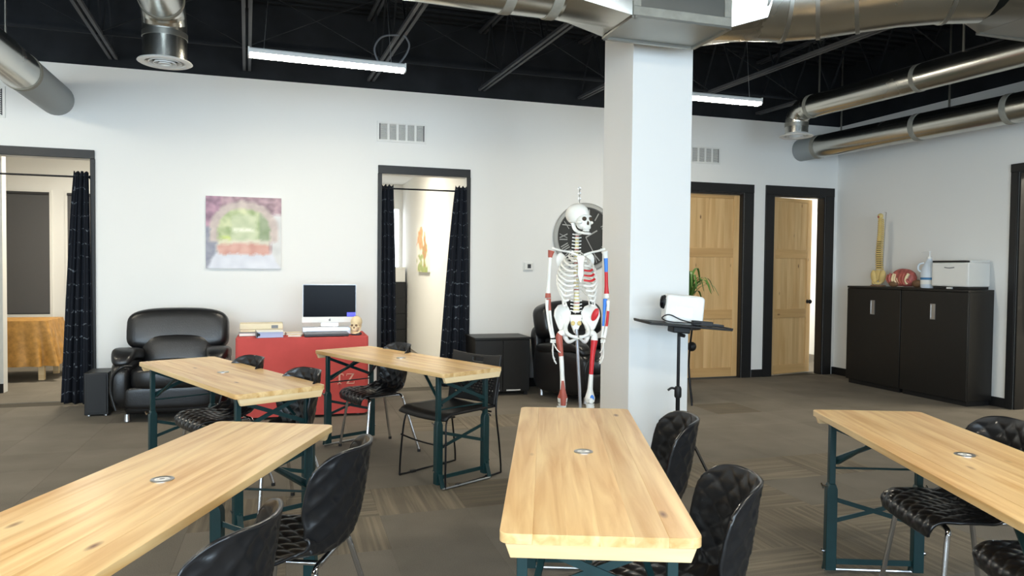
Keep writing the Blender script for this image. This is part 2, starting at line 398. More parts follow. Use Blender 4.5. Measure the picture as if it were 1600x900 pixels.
for i in range(31):                      # the rooms behind keep the same tiles
    for j in range(11):
        cx, cy = WL+.25+i*TS, 8.55+j*TS-.01
        if cx < 9.5 and cy < 13.4: mb.bb(cx-.249, cx+.249, cy-.249, cy+.249, -.007, 0)
for i in range(4):
    for j in range(5): mb.bb(7.35+i*TS, 7.848+i*TS, 3.5+j*TS, 3.998+j*TS, -.007, 0)
o = mb.build('carpet_field', 'carpet', fl); o['kind'] = 'stuff'

# walls
mb = MB()
OPEN = [(-2.85, -1.87, 2.43), (.98, 1.94, 2.425), (4.74, 5.635, 2.40), (6.084, 6.908, 2.40)]
x = WL
for a, b, h in OPEN:
    mb.bb(x, a, WB, WB+T, 0, WH); mb.bb(a, b, WB, WB+T, h, WH); x = b
mb.bb(x, WR+T, WB, WB+T, 0, WH)
struct(mb.build('wall_back', 'wall'))
mb = MB(); DR0, DR1, DRH = 4.62, 5.50, 2.43
mb.bb(WR, WR+T, DR1, WB, 0, WH); mb.bb(WR, WR+T, DR0, DR1, DRH, WH); mb.bb(WR, WR+T, WF, DR0, 0, WH)
struct(mb.build('wall_right', 'wall'))
struct(bx(WL-T, WL, WF, 13.5, 0, WH).build('wall_left', 'wall'))
mb = MB(); x = WL
WIN = [(wx-1.1, wx+1.1) for wx in (-4.6, -2.1, .4, 2.9)]
for a, b in WIN:
    mb.bb(x, a, WF-T, WF, 0, WH); mb.bb(a, b, WF-T, WF, 0, .5); mb.bb(a, b, WF-T, WF, 2.8, WH); x = b
mb.bb(x, WR+T, WF-T, WF, 0, WH); struct(mb.build('wall_front', 'wall'))
for k, (a, b) in enumerate(WIN):
    w = sempty('window_%d' % (k+3), ((a+b)/2, WF-T/2, .5))
    f = MB(); h = (b-a)/2
    f.bb(-h, h, -.04, .04, 0, .06); f.bb(-h, h, -.04, .04, 2.24, 2.3); f.bb(-h, -h+.06, -.04, .04, .06, 2.24); f.bb(h-.06, h, -.04, .04, .06, 2.24); f.bb(-.03, .03, -.04, .04, .06, 2.24)
    f.build('window_frame', 'black_trim', w)
# space above the walls: black panels stand in for the dark open gap below the deck
mb = MB(); mb.bb(WL, WR+T, WB+.01, WB+T-.01, WH, 4.2); mb.bb(WR+.01, WR+T-.01, WF, WB, WH, 4.2); mb.bb(WL-T, WL, WF, WB, WH, 4.2); mb.bb(WL, WR, WF-T, WF, WH, 4.2)
struct(mb.build('upper_dark_panel', 'deck'))
# rear rooms
struct(bx(WL, -.5, 11.55, 11.68, 0, 2.95).build('wall_rear_left', 'wall'))
struct(bx(-4.4, -2.92, 8.96, 9.08, 0, 2.9).build('wall_rear_stub', 'wall'))
struct(bx(-4.4, -2.92, 8.945, 8.96, 0, .1).build('baseboard_rear_stub', 'black_trim'))
struct(bx(-.62, -.5, WB+T, 13.4, 0, 2.95).build('wall_rear_partition', 'wall'))
struct(bx(2.0, 2.12, WB+T, 13.4, 0, 2.95).build('wall_rear_middle_right', 'wall'))
struct(bx(-.5, 2.0, 13.3, 13.42, 0, 2.95).build('wall_rear_middle', 'wall'))
struct(bx(5.78, 5.9, WB+T, 11.6, 0, 2.95).build('wall_rear_store_left', 'wall'))
struct(bx(5.9, 9.5, 11.5, 11.6, 0, 2.95).build('wall_rear_store', 'wall'))
struct(bx(8.4, 8.5, WB+T, 11.5, 0, 2.95).build('wall_rear_store_right', 'wall'))
mb = MB(); mb.bb(WL, -.62, WB+T, 11.55, 2.9, 2.95); mb.bb(-.5, 2.0, WB+T, 13.3, 2.9, 2.95); mb.bb(5.9, 8.4, WB+T, 11.5, 2.9, 2.95); mb.bb(WR+T, 9.4, 3.3, 6.6, 2.9, 2.95)
struct(mb.build('ceiling_rear', 'wall'))
mb = MB(); mb.bb(9.2, 9.32, 3.3, 6.6, 0, 2.95); mb.bb(WR+T, 9.2, 6.5, 6.6, 0, 2.95); mb.bb(WR+T, 9.2, 3.3, 3.4, 0, 2.95)
struct(mb.build('wall_side_room', 'wall'))
struct(bx(WL, -.62, 11.53, 11.55, 0, .1).build('baseboard_rear', 'black_trim'))
# baseboards
mb = MB()
for a, b in ((WL, -2.93), (-1.815, .935), (2.0, 4.66), (5.785, 6.02), (7.065, WR)): mb.bb(a, b, WB-.014, WB, 0, .10)
struct(mb.build('baseboard_back', 'black_trim', bevel=.003))
mb = MB(); mb.bb(WR-.014, WR, 5.575, WB-.014, 0, .10); mb.bb(WR-.014, WR, WF, 4.545, 0, .10); struct(mb.build('baseboard_right', 'black_trim', bevel=.003))

# door frames
def frame_back(n, a, b, h, tw, th, jamb=True, over=0.0):
    d = sempty('door_%d' % n, ((a+b)/2, WB, 0)); w = (b-a)/2
    bx(-w-tw, -w, -.022, 0, 0, h).build('side_casing', 'black_trim', d, bevel=.003)
    bx(w, w+tw, -.022, 0, 0, h).build('side_casing', 'black_trim', d, bevel=.003)
    bx(-w-tw+over, w+tw-over, -.026, 0, h, h+th).build('header_casing', 'black_trim', d, bevel=.003)
    if jamb:
        bx(-w, -w+.02, 0, T, 0, h).build('jamb', 'black_trim', d); bx(w-.02, w, 0, T, 0, h).build('jamb', 'black_trim', d); bx(-w+.02, w-.02, 0, T, h-.02, h).build('jamb_head', 'black_trim', d)
    return d
frame_back(1, -2.85, -1.87, 2.43, .042, .085, False, .004)
frame_back(2, .98, 1.94, 2.425, .045, .09, False, .004)
dA = frame_back(3, 4.74, 5.635, 2.40, .135, .11)
dB = frame_back(4, 6.084, 6.908, 2.40, .13, .115)
for o in dB.children:       # left casing is narrower: it meets the next wall strip
    if o.name.startswith('side_casing'):
        pass
def door_leaf(parent, w, h, name='door_leaf'):
    """pine leaf, local x 0..w from hinge, y 0..-.04, z .012..h"""
    L = bpy.data.objects.new(name, None); COL.objects.link(L); L.parent = parent
    st = .085
    for x0 in (0, w-st): bx(x0, x0+st, -.02, .02, .012, h).build('stile', 'door_pine_v', L, bevel=.003)
    for z0, z1 in ((.012, .13), (.765, .885), (1.565, 1.685), (h-.05, h)): bx(st, w-st, -.019, .019, z0, z1).build('rail', 'door_pine_h', L, bevel=.003)
    for z0, z1 in ((.13, .765), (.885, 1.565), (1.685, h-.05)):
        nb = 5; bw = (w-2*st)/nb
        for k in range(nb): bx(st+k*bw+.0005, st+(k+1)*bw-.0005, -.009, .009, z0, z1).build('panel_board', 'door_pine_v', L)
    return L
LA = door_leaf(dA, .853, 2.375); LA.location = (-.4265, .085, 0)
LB = door_leaf(dB, .782, 2.375); LB.location = (-.391, .085, 0); LB.rotation_euler = (0, 0, math.radians(11))
def knob(L, x, z):
    M = Matrix.Rotation(PI/2, 4, 'X')
    MB().lathe([(.026, .02), (.026, .027), (.011, .03), (.011, .05), (.026, .055), (.03, .068), (.022, .08), (0, .083)], 18, (x, 0, z), M=M).build('knob', 'plastic_mat', L, smooth=40)
knob(LB, .72, .98); knob(LA, .06, .98)
# door frame in the right wall
d5 = sempty('door_5', (WR, (DR0+DR1)/2, 0)); w = (DR1-DR0)/2
for s in (-1, 1):
    bx(-.022, 0, min(s*w, s*(w+.075)), max(s*w, s*(w+.075)), 0, DRH).build('side_casing', 'black_trim', d5, bevel=.003)
    bx(0, T, min(s*w, s*(w-.02)), max(s*w, s*(w-.02)), 0, DRH).build('jamb', 'black_trim', d5)
bx(-.026, 0, -w-.075, w+.075, DRH, DRH+.085).build('header_casing', 'black_trim', d5, bevel=.003)
bx(0, T, -w+.02, w-.02, DRH-.02, DRH).build('jamb_head', 'black_trim', d5)
lf = bx(.03, .85, -.02, .02, .80, 2.38).build('glazed_panel', 'darkgrey', d5); lf.location = (.12, w-.045, 0)
# windows of the rear rooms
def rear_window(n, x0, x1, z0, z1, y, lab):
    w = sempty('window_%d' % n, ((x0+x1)/2, y, z0)); h = (x1-x0)/2; H = z1-z0
    f = MB(); f.bb(-h-.03, h+.03, -.02, 0, -.04, 0); f.bb(-h-.03, h+.03, -.02, 0, H, H+.03); f.bb(-h-.03, -h, -.02, 0, 0, H); f.bb(h, h+.03, -.02, 0, 0, H)
    f.build('window_frame', 'white', w)
    b = thing('roller_blind', lab, 'blind', ((x0+x1)/2, y-.008, z0), group=None)
    bx(-h, h, -.004, .004, .02, H).build('blind_cloth', 'blind', b); MB().tube([(-h, 0, .015), (h, 0, .015)], .009, 8).build('bottom_bar', 'darkgrey', b)
    MB().tube([(-h, -.01, H-.02), (h, -.01, H-.02)], .02, 10).build('roller_tube', 'darkgrey', b)
rear_window(1, -3.76, -3.19, .68, 2.385, 11.55, 'dark grey roller blind pulled down beside the gold-covered table')
rear_window(2, -2.97, -2.42, .68, 2.385, 11.55, 'dark grey roller blind half hidden behind the left curtain')
# bright daylit panes of the middle room and the store room
for n, (x0, x1, z0, z1, y) in {7: (1.55, 1.93, 1.25, 2.45, 13.3), 8: (6.6, 8.3, 1.25, 2.45, 11.5)}.items():
    w = sempty('window_%d' % n, ((x0+x1)/2, y, z0)); h = (x1-x0)/2
    bx(-h, h, -.012, 0, 0, z1-z0).build('window_pane', 'window_white', w)
    f = MB(); f.bb(-h-.04, h+.04, -.02, 0, -.04, 0); f.bb(-h-.04, h+.04, -.02, 0, z1-z0, z1-z0+.04); f.bb(-h-.04, -h, -.02, 0, 0, z1-z0); f.bb(h, h+.04, -.02, 0, 0, z1-z0); f.build('window_frame', 'white', w)

# column
col = struct(bx(2.297, 2.771, 4.60, 5.08, 0, 4.15).build('column', 'wall', bevel=.004))

# ceiling: deck with joists
ce = struct(bx(WL-T, WR+T, WF-T, 8.3, 4.15, 4.22).build('ceiling', 'deck'))
mb = MB()
for k in range(70): mb.bb(WL, WR, WF+k*.16, WF+k*.16+.05, 4.115, 4.15)
o = mb.build('deck_rib', 'deck', ce); o['kind'] = 'stuff'
SL = math.tan(math.radians(3.0))
JX = [-4.13, -2.90, -1.66, -.42, .85, 2.10, 3.32, 4.56, 5.80]
for jx in JX:
    mb = MB(); ya, yb = WF+.05, WB-.02
    P = lambda y, z, dx=0: (jx+SL*(WB-y)+dx, y, z)
    for dx in (-.026, .026):
        mb.bar(P(ya, 3.43, dx), P(yb, 3.43, dx), .028, .028); mb.bar(P(ya, 4.08, dx), P(yb, 4.08, dx), .03, .03)
    n = 18
    for k in range(n):
        y0 = ya+(yb-ya)*k/n; y1 = ya+(yb-ya)*(k+.5)/n; y2 = ya+(yb-ya)*(k+1)/n
        mb.bar(P(y0, 3.43), P(y1, 4.08), .016, .016, mi=1); mb.bar(P(y1, 4.08), P(y2, 3.43), .016, .016, mi=1)
    mb.build('joist', ['joist', 'deck'], ce)
for yb_ in (7.25, 5.3, 3.2):
    for a, b in zip(JX[:-1], JX[1:]):
        xa, xb = a+SL*(WB-yb_), b+SL*(WB-yb_)
        mb = MB(); mb.bar((xa, yb_, 3.45), (xb, yb_, 4.06), .02, .006); mb.bar((xa, yb_+.02, 4.06), (xb, yb_+.02, 3.45), .02, .006)
        if yb_ != 5.3: mb.bar((xa, yb_, 3.44), (xb, yb_, 3.44), .02, .02)
        mb.build('bridging', 'deck', ce)

# ================================================================== DUCTS
def loft(A, B, mi=0):
    n = len(A); m = MB(); m.add(list(A)+list(B), [(i, (i+1) % n, n+(i+1) % n, n+i) for i in range(n)], mi); return m
def gores(path, r, n=28):
    """mitred duct elbow cut into its segments"""
    full = MB().tube(path, r, n, cap=False); out = []
    for k in range(len(path)-1):
        m_ = MB(); m_.add(full.v[k*n:(k+2)*n], [(i, (i+1) % n, n+(i+1) % n, n+i) for i in range(n)]); out.append(m_)
    return out
def rect_ring(x, y0, y1, z0, z1, n=24):
    out = []
    for k in range(n):
        a = 2*PI*k/n; c, s = math.cos(a), math.sin(a); q = max(abs(c), abs(s))
        out.append((x, (y0+y1)/2+c/q*(y1-y0)/2, (z0+z1)/2+s/q*(z1-z0)/2))
    return out
def circ_ring(x, cy, cz, r, n=24, tilt=0): return [(x+tilt*r*math.cos(2*PI*k/n), cy+r*math.cos(2*PI*k/n), cz+r*math.sin(2*PI*k/n)) for k in range(n)]
tr = thing('trunk_duct', 'large galvanised trunk duct with box plenum crossing in front of the white column top', 'duct', (2.275, 4.115, 2.9))
def part(mb, name, mats, parent, **k):
    """build world-space geometry as a part of a thing"""
    L = parent.location; rz = parent.rotation_euler[2]; M = Matrix.Rotation(-rz, 3, 'Z')
    mb.v = [tuple(M @ (Vector(p)-L)) for p in mb.v]; return mb.build(name, mats, parent, **k)
part(bx(1.95, 2.60, 3.90, 4.33, 2.90, 3.45), 'plenum_box', 'galv_dull', tr, bevel=.004)
mb = MB(); f = .018
for (a, b) in (((1.95, 3.90), (2.60, 3.90)), ((1.95, 4.33), (2.60, 4.33)), ((1.95, 3.90), (1.95, 4.33)), ((2.60, 3.90), (2.60, 4.33))): mb.bar((a[0], a[1], 2.893), (b[0], b[1], 2.893), .03, .014)
part(mb, 'bottom_flange', 'galv_dull', tr)
mb = MB(); mb.bb(1.94, 2.61, 3.888, 3.90, 2.90, 2.955); mb.bb(1.94, 1.99, 3.888, 3.90, 2.955, 3.45); mb.bb(2.56, 2.61, 3.888, 3.90, 2.955, 3.45); part(mb, 'sealant_band', 'mastic', tr, bevel=.004)
part(loft(rect_ring(1.95, 3.90, 4.33, 2.90, 3.45), circ_ring(1.55, 4.10, 3.15, .245)), 'transition', 'galv', tr, smooth=25)
part(MB().tube([(1.55, 4.10, 3.15), (1.2, 4.10, 3.15), (.3, 4.08, 3.16), (-1.4, 4.06, 3.16)], .245, 28), 'round_section', 'galv', tr, smooth=50)
for xx in (1.50, 1.22): part(MB().tube([(xx-.03, 4.10, 3.15), (xx+.03, 4.10, 3.15)], .251, 28), 'joint_band', 'mastic', tr, smooth=50)
part(loft(circ_ring(2.86, 4.03, 3.16, .27, tilt=.15), rect_ring(2.60, 3.90, 4.33, 2.90, 3.45)), 'transition', 'galv', tr, smooth=25)
gp = [(2.86, 4.03, 3.16), (3.05, 3.98, 3.16), (3.22, 3.86, 3.16), (3.38, 3.70, 3.165), (3.55, 3.54, 3.17), (3.75, 3.40, 3.17), (3.95, 3.32, 3.17)]
for m_ in gores(gp, .27): part(m_, 'elbow_gore', 'galv', tr, smooth=50)
for k in (1, 2, 3, 5):
    d = (Vector(gp[k+1 if k < 6 else k])-Vector(gp[k-1])).normalized()*.012
    part(MB().tube([tuple(Vector(gp[k])-d), tuple(Vector(gp[k])+d)], .277, 28), 'joint_band', 'galv_dull', tr, smooth=50)
part(loft(circ_ring(3.93, 3.30, 3.17, .27), rect_ring(4.12, 2.92, 3.49, 2.90, 3.45)), 'transition', 'galv_dull', tr, smooth=25)
part(bx(4.12, 7.02, 2.92, 3.49, 2.90, 3.45), 'rectangular_section', 'galv_dull', tr, bevel=.004)
mb = MB(); mb.bar((4.12, 3.49, 2.9), (7.02, 3.49, 2.9), .03, .016); mb.bar((4.12, 2.92, 2.9), (7.02, 2.92, 2.9), .03, .016); part(mb, 'edge_flange', 'galv_dull', tr)
mb = MB()
for xx in (4.6, 6.3):
    for yy in (2.9, 3.51): mb.bar((xx, yy, 2.88), (xx, yy, 4.15), .02, .006)
part(mb, 'hanger_strap', 'galv_dull', tr)

def diffuser(parent, c, r):
    x, y, z = c
    d = part(MB().lathe([(r*.62, .045), (r*.70, .02), (r*.97, .004), (r, -.004), (r*.93, -.012), (r*.74, -.008), (r*.66, .02), (r*.62, .045)], 36, c, cap=False), 'diffuser', 'white', parent, smooth=50)
    for k, (q, h) in enumerate(((.60, -.004), (.42, -.010), (.24, -.014))):
        m2 = MB().lathe([(r*q, h+.002), (r*(q-.07), h+.02), (r*(q-.08), h+.02), (r*(q-.03), h-.004), (r*q, h-.004), (r*q, h+.002)], 32, c, cap=False)
        L = parent.location; m2.v = [tuple(Vector(p)-L) for p in m2.v]; m2.build('diffuser_ring', 'white', d, smooth=50)
    part(MB().lathe([(r*.62, .024), (0, .024)], 24, c), 'dark_gap_disc', 'plastic_mat', parent)  # black disc stands in for the shade in the gaps between the rings
def elbow_duct(name, label, dc, dr, r, zax, back, end):
    """diffuser, short drop, gored elbow and a run towards `end`"""
    t = thing(name, label, 'duct', (dc[0], dc[1], dc[2]))
    diffuser(t, dc, dr)
    part(MB().tube([(dc[0], dc[1], dc[2]+.012), (dc[0], dc[1], zax-back)], r, 28, cap=False), 'drop_section', 'galv', t, smooth=50)
    dv = Vector((end[0]-dc[0], end[1]-dc[1], 0)).normalized()
    pts = []
    for i in range(5):
        a = PI/2*i/4; p = Vector((dc[0], dc[1], zax-back))+dv*back*(1-math.cos(a))+Vector((0, 0, back*math.sin(a))); pts.append(tuple(p))
    for m_ in gores(pts, r*1.005): part(m_, 'elbow_gore', 'galv', t, smooth=50)
    e0 = Vector(pts[-1]); e1 = Vector((end[0], end[1], zax))
    part(MB().tube([tuple(e0), tuple(e1)], r, 28), 'run_section', 'galv', t, smooth=50)
    part(MB().tube([(dc[0], dc[1], zax-back-.03), (dc[0], dc[1], zax-back+.012)], r*1.03, 28), 'joint_band', 'galv_dull', t, smooth=50)
    Ln = (e1-e0).length
    for q in (.02, .42, .8):
        p = e0+(e1-e0)*q; part(MB().tube([tuple(p-dv*.022), tuple(p+dv*.022)], r*1.035, 28), 'joint_band', 'mastic', t, smooth=50)
    for q in (.05, .55):
        p = e0+(e1-e0)*q; part(MB().bar((p.x, p.y, zax+r-.005), (p.x, p.y, 4.13), .022, .008), 'hanger_strap', 'galv_dull', t)
    return t
elbow_duct('branch_duct', 'shiny round duct ending in elbow and white round diffuser near right ceiling', (5.50, 6.90, 2.93), .185, .125, 3.22, .16, (5.83, 3.49))
elbow_duct('branch_duct', 'shiny round duct with elbow and white round diffuser left of ceiling light', (-.88, 5.92, 2.90), .19, .152, 3.30, .20, (-.82, 4.27))
def straight_duct(label, a, b, r, paint, bands):
    t = thing('wall_duct', label, 'duct', a); a = Vector(a); b = Vector(b); d = (b-a).normalized()
    part(MB().tube([tuple(a), tuple(a+d*paint)], r*1.002, 28), 'painted_section', 'duct_paint', t, smooth=50)
    part(MB().tube([tuple(a+d*paint), tuple(b)], r, 28), 'run_section', 'galv', t, smooth=50)
    for q in bands: part(MB().tube([tuple(a+d*(q-.03)), tuple(a+d*(q+.03))], r*1.035, 28), 'joint_band', 'mastic', t, smooth=50)
    for q in bands[:2]:
        p = a+d*(q+.35); part(MB().bar((p.x, p.y, p.z+r-.005), (p.x, p.y, 4.13), .022, .008), 'hanger_strap', 'galv_dull', t)
straight_duct('shiny round duct running along the right wall and into the back wall', (6.49, WB-.002, 3.0), (6.87, 3.50, 3.0), .145, .30, (.32, 1.75, 2.75, 3.7))
straight_duct('round duct entering the back wall at the top left corner', (-2.16, WB-.002, 2.99), (-2.02, 3.0, 2.99), .155, 1.05, (1.08, 2.2, 3.4))

# ================================================================== CEILING LIGHTS, VENTS
def led(label, c, rz, group='suspended linear ceiling lights'):
    t = thing('linear_light', label, 'ceiling light', c, rz, group); L = .61
    MB().prism([(-.052, -.008), (-.0485, -.008), (-.0485, .016), (.0485, .016), (.0485, -.008), (.052, -.008), (.05, .022), (.04, .032), (-.04, .032), (-.05, .022)], -L, L, 'yz').build('housing', 'white', t)
    MB().prism([(-.048, .015), (-.048, -.022), (-.036, -.029), (.036, -.029), (.048, -.022), (.048, .015)], -L+.006, L-.006, 'yz').build('diffuser', 'led', t)
    for s in (-1, 1): MB().prism([(-.053, .034), (-.052, -.02), (-.036, -.034), (.036, -.034), (.052, -.02), (.053, .034)], s*L-.006, s*L+.006, 'yz').build('end_cap', 'white', t)
    for s in (-1, 1): MB().tube([(s*.5, 0, .03), (s*.42, 0, 1.05)], .0025, 6).build('hanger_wire', 'steel', t)
    return t
led1 = led('lit linear light hanging left of the column, above the vent wall', (.31, 6.03, 3.05), math.radians(2.8))
MB().tube([tuple(p) for p in crom([(.40, .02, .03), (.37, .06, .16), (.44, .08, .27), (.58, .08, .30)], 6)], .008, 8).build('flexible_conduit', 'grey', led1, smooth=60)
MB().tube([tuple(p) for p in crom([(.56, .02, .03), (.63, .04, .13), (.66, .05, .22), (.62, .06, .30)], 6)], .008, 8).build('flexible_conduit', 'grey', led1, smooth=60)
led('lit linear light hanging right of the column, partly hidden by it', (3.80, 6.09, 3.05), math.radians(0))
for x_, y_, w_ in ((-3.2, 6.0, 'outside the left frame edge near the back wall'), (-3.2, 2.4, 'outside the left frame edge beside the camera'), (-1.5, 1.3, 'added unseen overhead, above the lower left table'), (1.9, 1.3, 'added unseen overhead, between the centre and right tables'), (-1.4, -1.2, 'behind the camera on the left'), (2.2, -1.2, 'behind the camera on the right')):  # the overhead pair is unseen, placed to brighten the foreground tables
    led('lit linear light ' + w_, (x_, y_, 3.05), 0)
def room_light(c, label):
    t = thing('flush_ceiling_light', label, 'ceiling light', c)
    MB().lathe([(.30, 0), (.30, -.03), (.27, -.045)], 32, cap=True).build('rim', 'white', t, smooth=40)
    MB().lathe([(.265, -.046), (.2, -.07), (0, -.08)], 32, cap=False).build('diffuser', 'led', t, smooth=60)
room_light((-2.2, 9.9, 2.9), 'flush round ceiling light in the room with the gold table')
room_light((.9, 10.2, 2.9), 'added flush round light that brightens the middle room')  # unseen lamp, added to fill this room with light
room_light((7.0, 9.9, 2.9), 'added flush round light that brightens the store room')  # unseen lamp, added beside the daylit pane to brighten the store room
room_light((8.1, 5.0, 2.9), 'flush round ceiling light in the side room')

def vent(label, x0, x1, z0, z1):
    t = thing('air_vent', label, 'vent', ((x0+x1)/2, WB, (z0+z1)/2), group='wall air vents'); w, h = (x1-x0)/2, (z1-z0)/2
    f = MB(); f.bb(-w, w, -.012, 0, -h, -h+.024); f.bb(-w, w, -.012, 0, h-.024, h); f.bb(-w, -w+.024, -.012, 0, -h+.024, h-.024); f.bb(w-.024, w, -.012, 0, -h+.024, h-.024)
    f.build('frame', 'white', t, bevel=.002)
    bx(-w+.024, w-.024, -.002, -.0005, -h+.024, h-.024).build('backing', 'darkgrey', t)
    iw = (2*w-.048)/5
    for k in range(5):
        a = -w+.024+k*iw
        if k: bx(a-.012, a+.012, -.011, -.002, -h+.024, h-.024).build('mullion', 'white', t)
        m2 = MB(); n = 13
        for q in range(n):
            z = -h+.03+(2*h-.06)*q/(n-1); m2.box((a+iw/2, -.007, z), (iw-.022, .010, .0035), (math.radians(-38), 0, 0))
        o = m2.build('louvre_bank', 'white', t); o['kind'] = 'stuff'
    return t
vent('white slatted air vent above the middle doorway', .925, 1.472, 2.775, 3.0)
vent('white slatted air vent above the closed pine door', 4.72, 5.265, 2.745, 2.965)
vent('white slatted air vent at the far left edge under the duct', -3.12, -2.585, 2.78, 3.08)

# ================================================================== TABLES
def rr(x0, x1, y0, y1, r, corners=(1, 1, 1, 1), n=5):
    """rectangle polygon, chosen corners rounded (bl, br, tr, tl)"""
    out = []
    for (cx, cy, a0), on in zip(((x0, y0, 180), (x1, y0, 270), (x1, y1, 0), (x0, y1, 90)), corners):
        if not on: out.append((cx, cy)); continue
        sx = 1 if cx == x0 else -1; sy = 1 if cy == y0 else -1
        for i in range(n+1):
            a = math.radians(a0+90*i/n); out.append((cx+sx*r+r*math.cos(a), cy+sy*r+r*math.sin(a)))
    return out
TW, TL, TH = .50, 1.626, .745
def make_table(label, loc, rz):
    t = thing('beer_garden_table', label, 'table', loc, rz, 'folding pine tables')
    n = 6; w = TW/n
    top = bpy.data.objects.new('tabletop', None); COL.objects.link(top); top.parent = t
    for k in range(n):
        a = -TW/2+k*w; c = (k == 0, k == n-1, k == n-1, k == 0)
        MB().prism(rr(a+.00005, a+w-.00005, -TL/2, TL/2, .028, c), TH-.026, TH).build('plank', 'pine', top, bevel=.0015 if k in (0, n-1) else 0)
    MB().lathe([(.034, 0), (.034, .0025), (.026, .004), (.022, .002), (.010, .002), (.008, .0035), (0, .0035)], 24, (0, 0, TH), mi=[0, 0, 0, 1, 1, 0, 0]).build('grommet', ['steel', 'white'], t, smooth=40)
    for s in (-1, 1):
        # bevelled pine batten under each end
        y = s*(TL/2-.016)
        MB().prism([(-.235, TH-.026), (.235, TH-.026), (.222, TH-.062), (-.222, TH-.062)], y-.012, y+.012, 'xz').build('end_batten', 'pine_end', t, bevel=.002)
        fr = bpy.data.objects.new('leg_frame', None); COL.objects.link(fr); fr.parent = t; fr.location = (0, s*(TL/2-.115), 0)
        for q in (-1, 1):
            x = q*.195
            MB().bb(x-.014, x+.014, -.014, .014, .40, TH-.028).build('leg', 'green', fr, bevel=.002)
            MB().prism([(x-.024, .03), (x+.024, .03), (x+.024, .405), (x+.014, .43), (x-.014, .43), (x-.024, .405)], -.019, .019, 'xz').build('leg_sleeve', 'green', fr, bevel=.003)
            MB().prism([(x-.018, .03), (x+.018, .03), (x+.018, .10), (x+.0, .11)], s*.02, s*.026, 'xz').add([], []).build('foot_bracket', 'green', fr)
            MB().bar((x, s*.02, .10), (x, s*.052, .012), .03, .006).build('foot', 'green', fr)
            k_ = MB().tube([(x+q*.02, 0, .415), (x+q*.042, 0, .415)], .005, 8); k_.bar((x+q*.04, -.014, .407), (x+q*.04, .014, .423), .005, .008); k_.build('wing_knob', 'chrome', fr)
            k_ = MB().tube([(x+q*.02, 0, .115), (x+q*.036, 0, .115)], .005, 8); k_.bar((x+q*.034, -.01, .111), (x+q*.034, .01, .119), .005, .006); k_.build('wing_knob', 'chrome', fr)
        for a, b, z0, z1 in ((-1, 1, TH-.06, .535), (1, -1, TH-.06, .535)): MB().bar((a*.185, a*.004, z0), (b*.185, a*.004, z1), .006, .022, (0, 0, 1)).build('cross_brace', 'green', fr)
        for a, b, z0, z1 in ((-1, 1, .355, .255), (1, -1, .355, .255)): MB().bar((a*.175, a*.004, z0), (b*.175, a*.004, z1), .006, .02, (0, 0, 1)).build('cross_brace', 'green', fr)
        MB().tube([(-.185, 0, .50), (.185, 0, .50)], .005, 8).build('tie_rod', 'green', fr)
        MB().bb(-.175, .175, -.004, .004, .055, .08).build('bottom_bar', 'green', fr)
        MB().tube([(-.2, s*.052, .009), (.2, s*.052, .009)], .007, 8).build('floor_rod', 'steel', fr)
        for q in (-1, 1): MB().bar((q*.17, 0, .52), (q*.10, -s*.30, TH-.03), .018, .008).build('folding_strut', 'green', fr)
        MB().bb(-.13, .13, -s*.30-.012, -s*.30+.012, TH-.038, TH-.026).build('strut_hinge', 'green', fr)
    return t
TABLES = {
 'C': ((1.008, 2.366, 0), -19.9, 'pine folding table in the centre foreground, in front of the white column'),
 'M': ((-.381, 4.696, 0), 25.8, 'pale pine folding table in front of the black armchair by the red desk'),
 'N': ((.771, 5.157, 0), 26.0, 'pine folding table between the red desk and the middle doorway, farthest from camera'),
 'L': ((-.366, 2.387, 0), -22.9, 'pine folding table at the lower left, cut off by the frame edge'),
 'R': ((2.320, 1.970, 0), -20.2, 'pine folding table at the lower right, in front of the black cabinets'),
}
for k, (l, a, lab) in TABLES.items(): make_table(lab, l, math.radians(a))

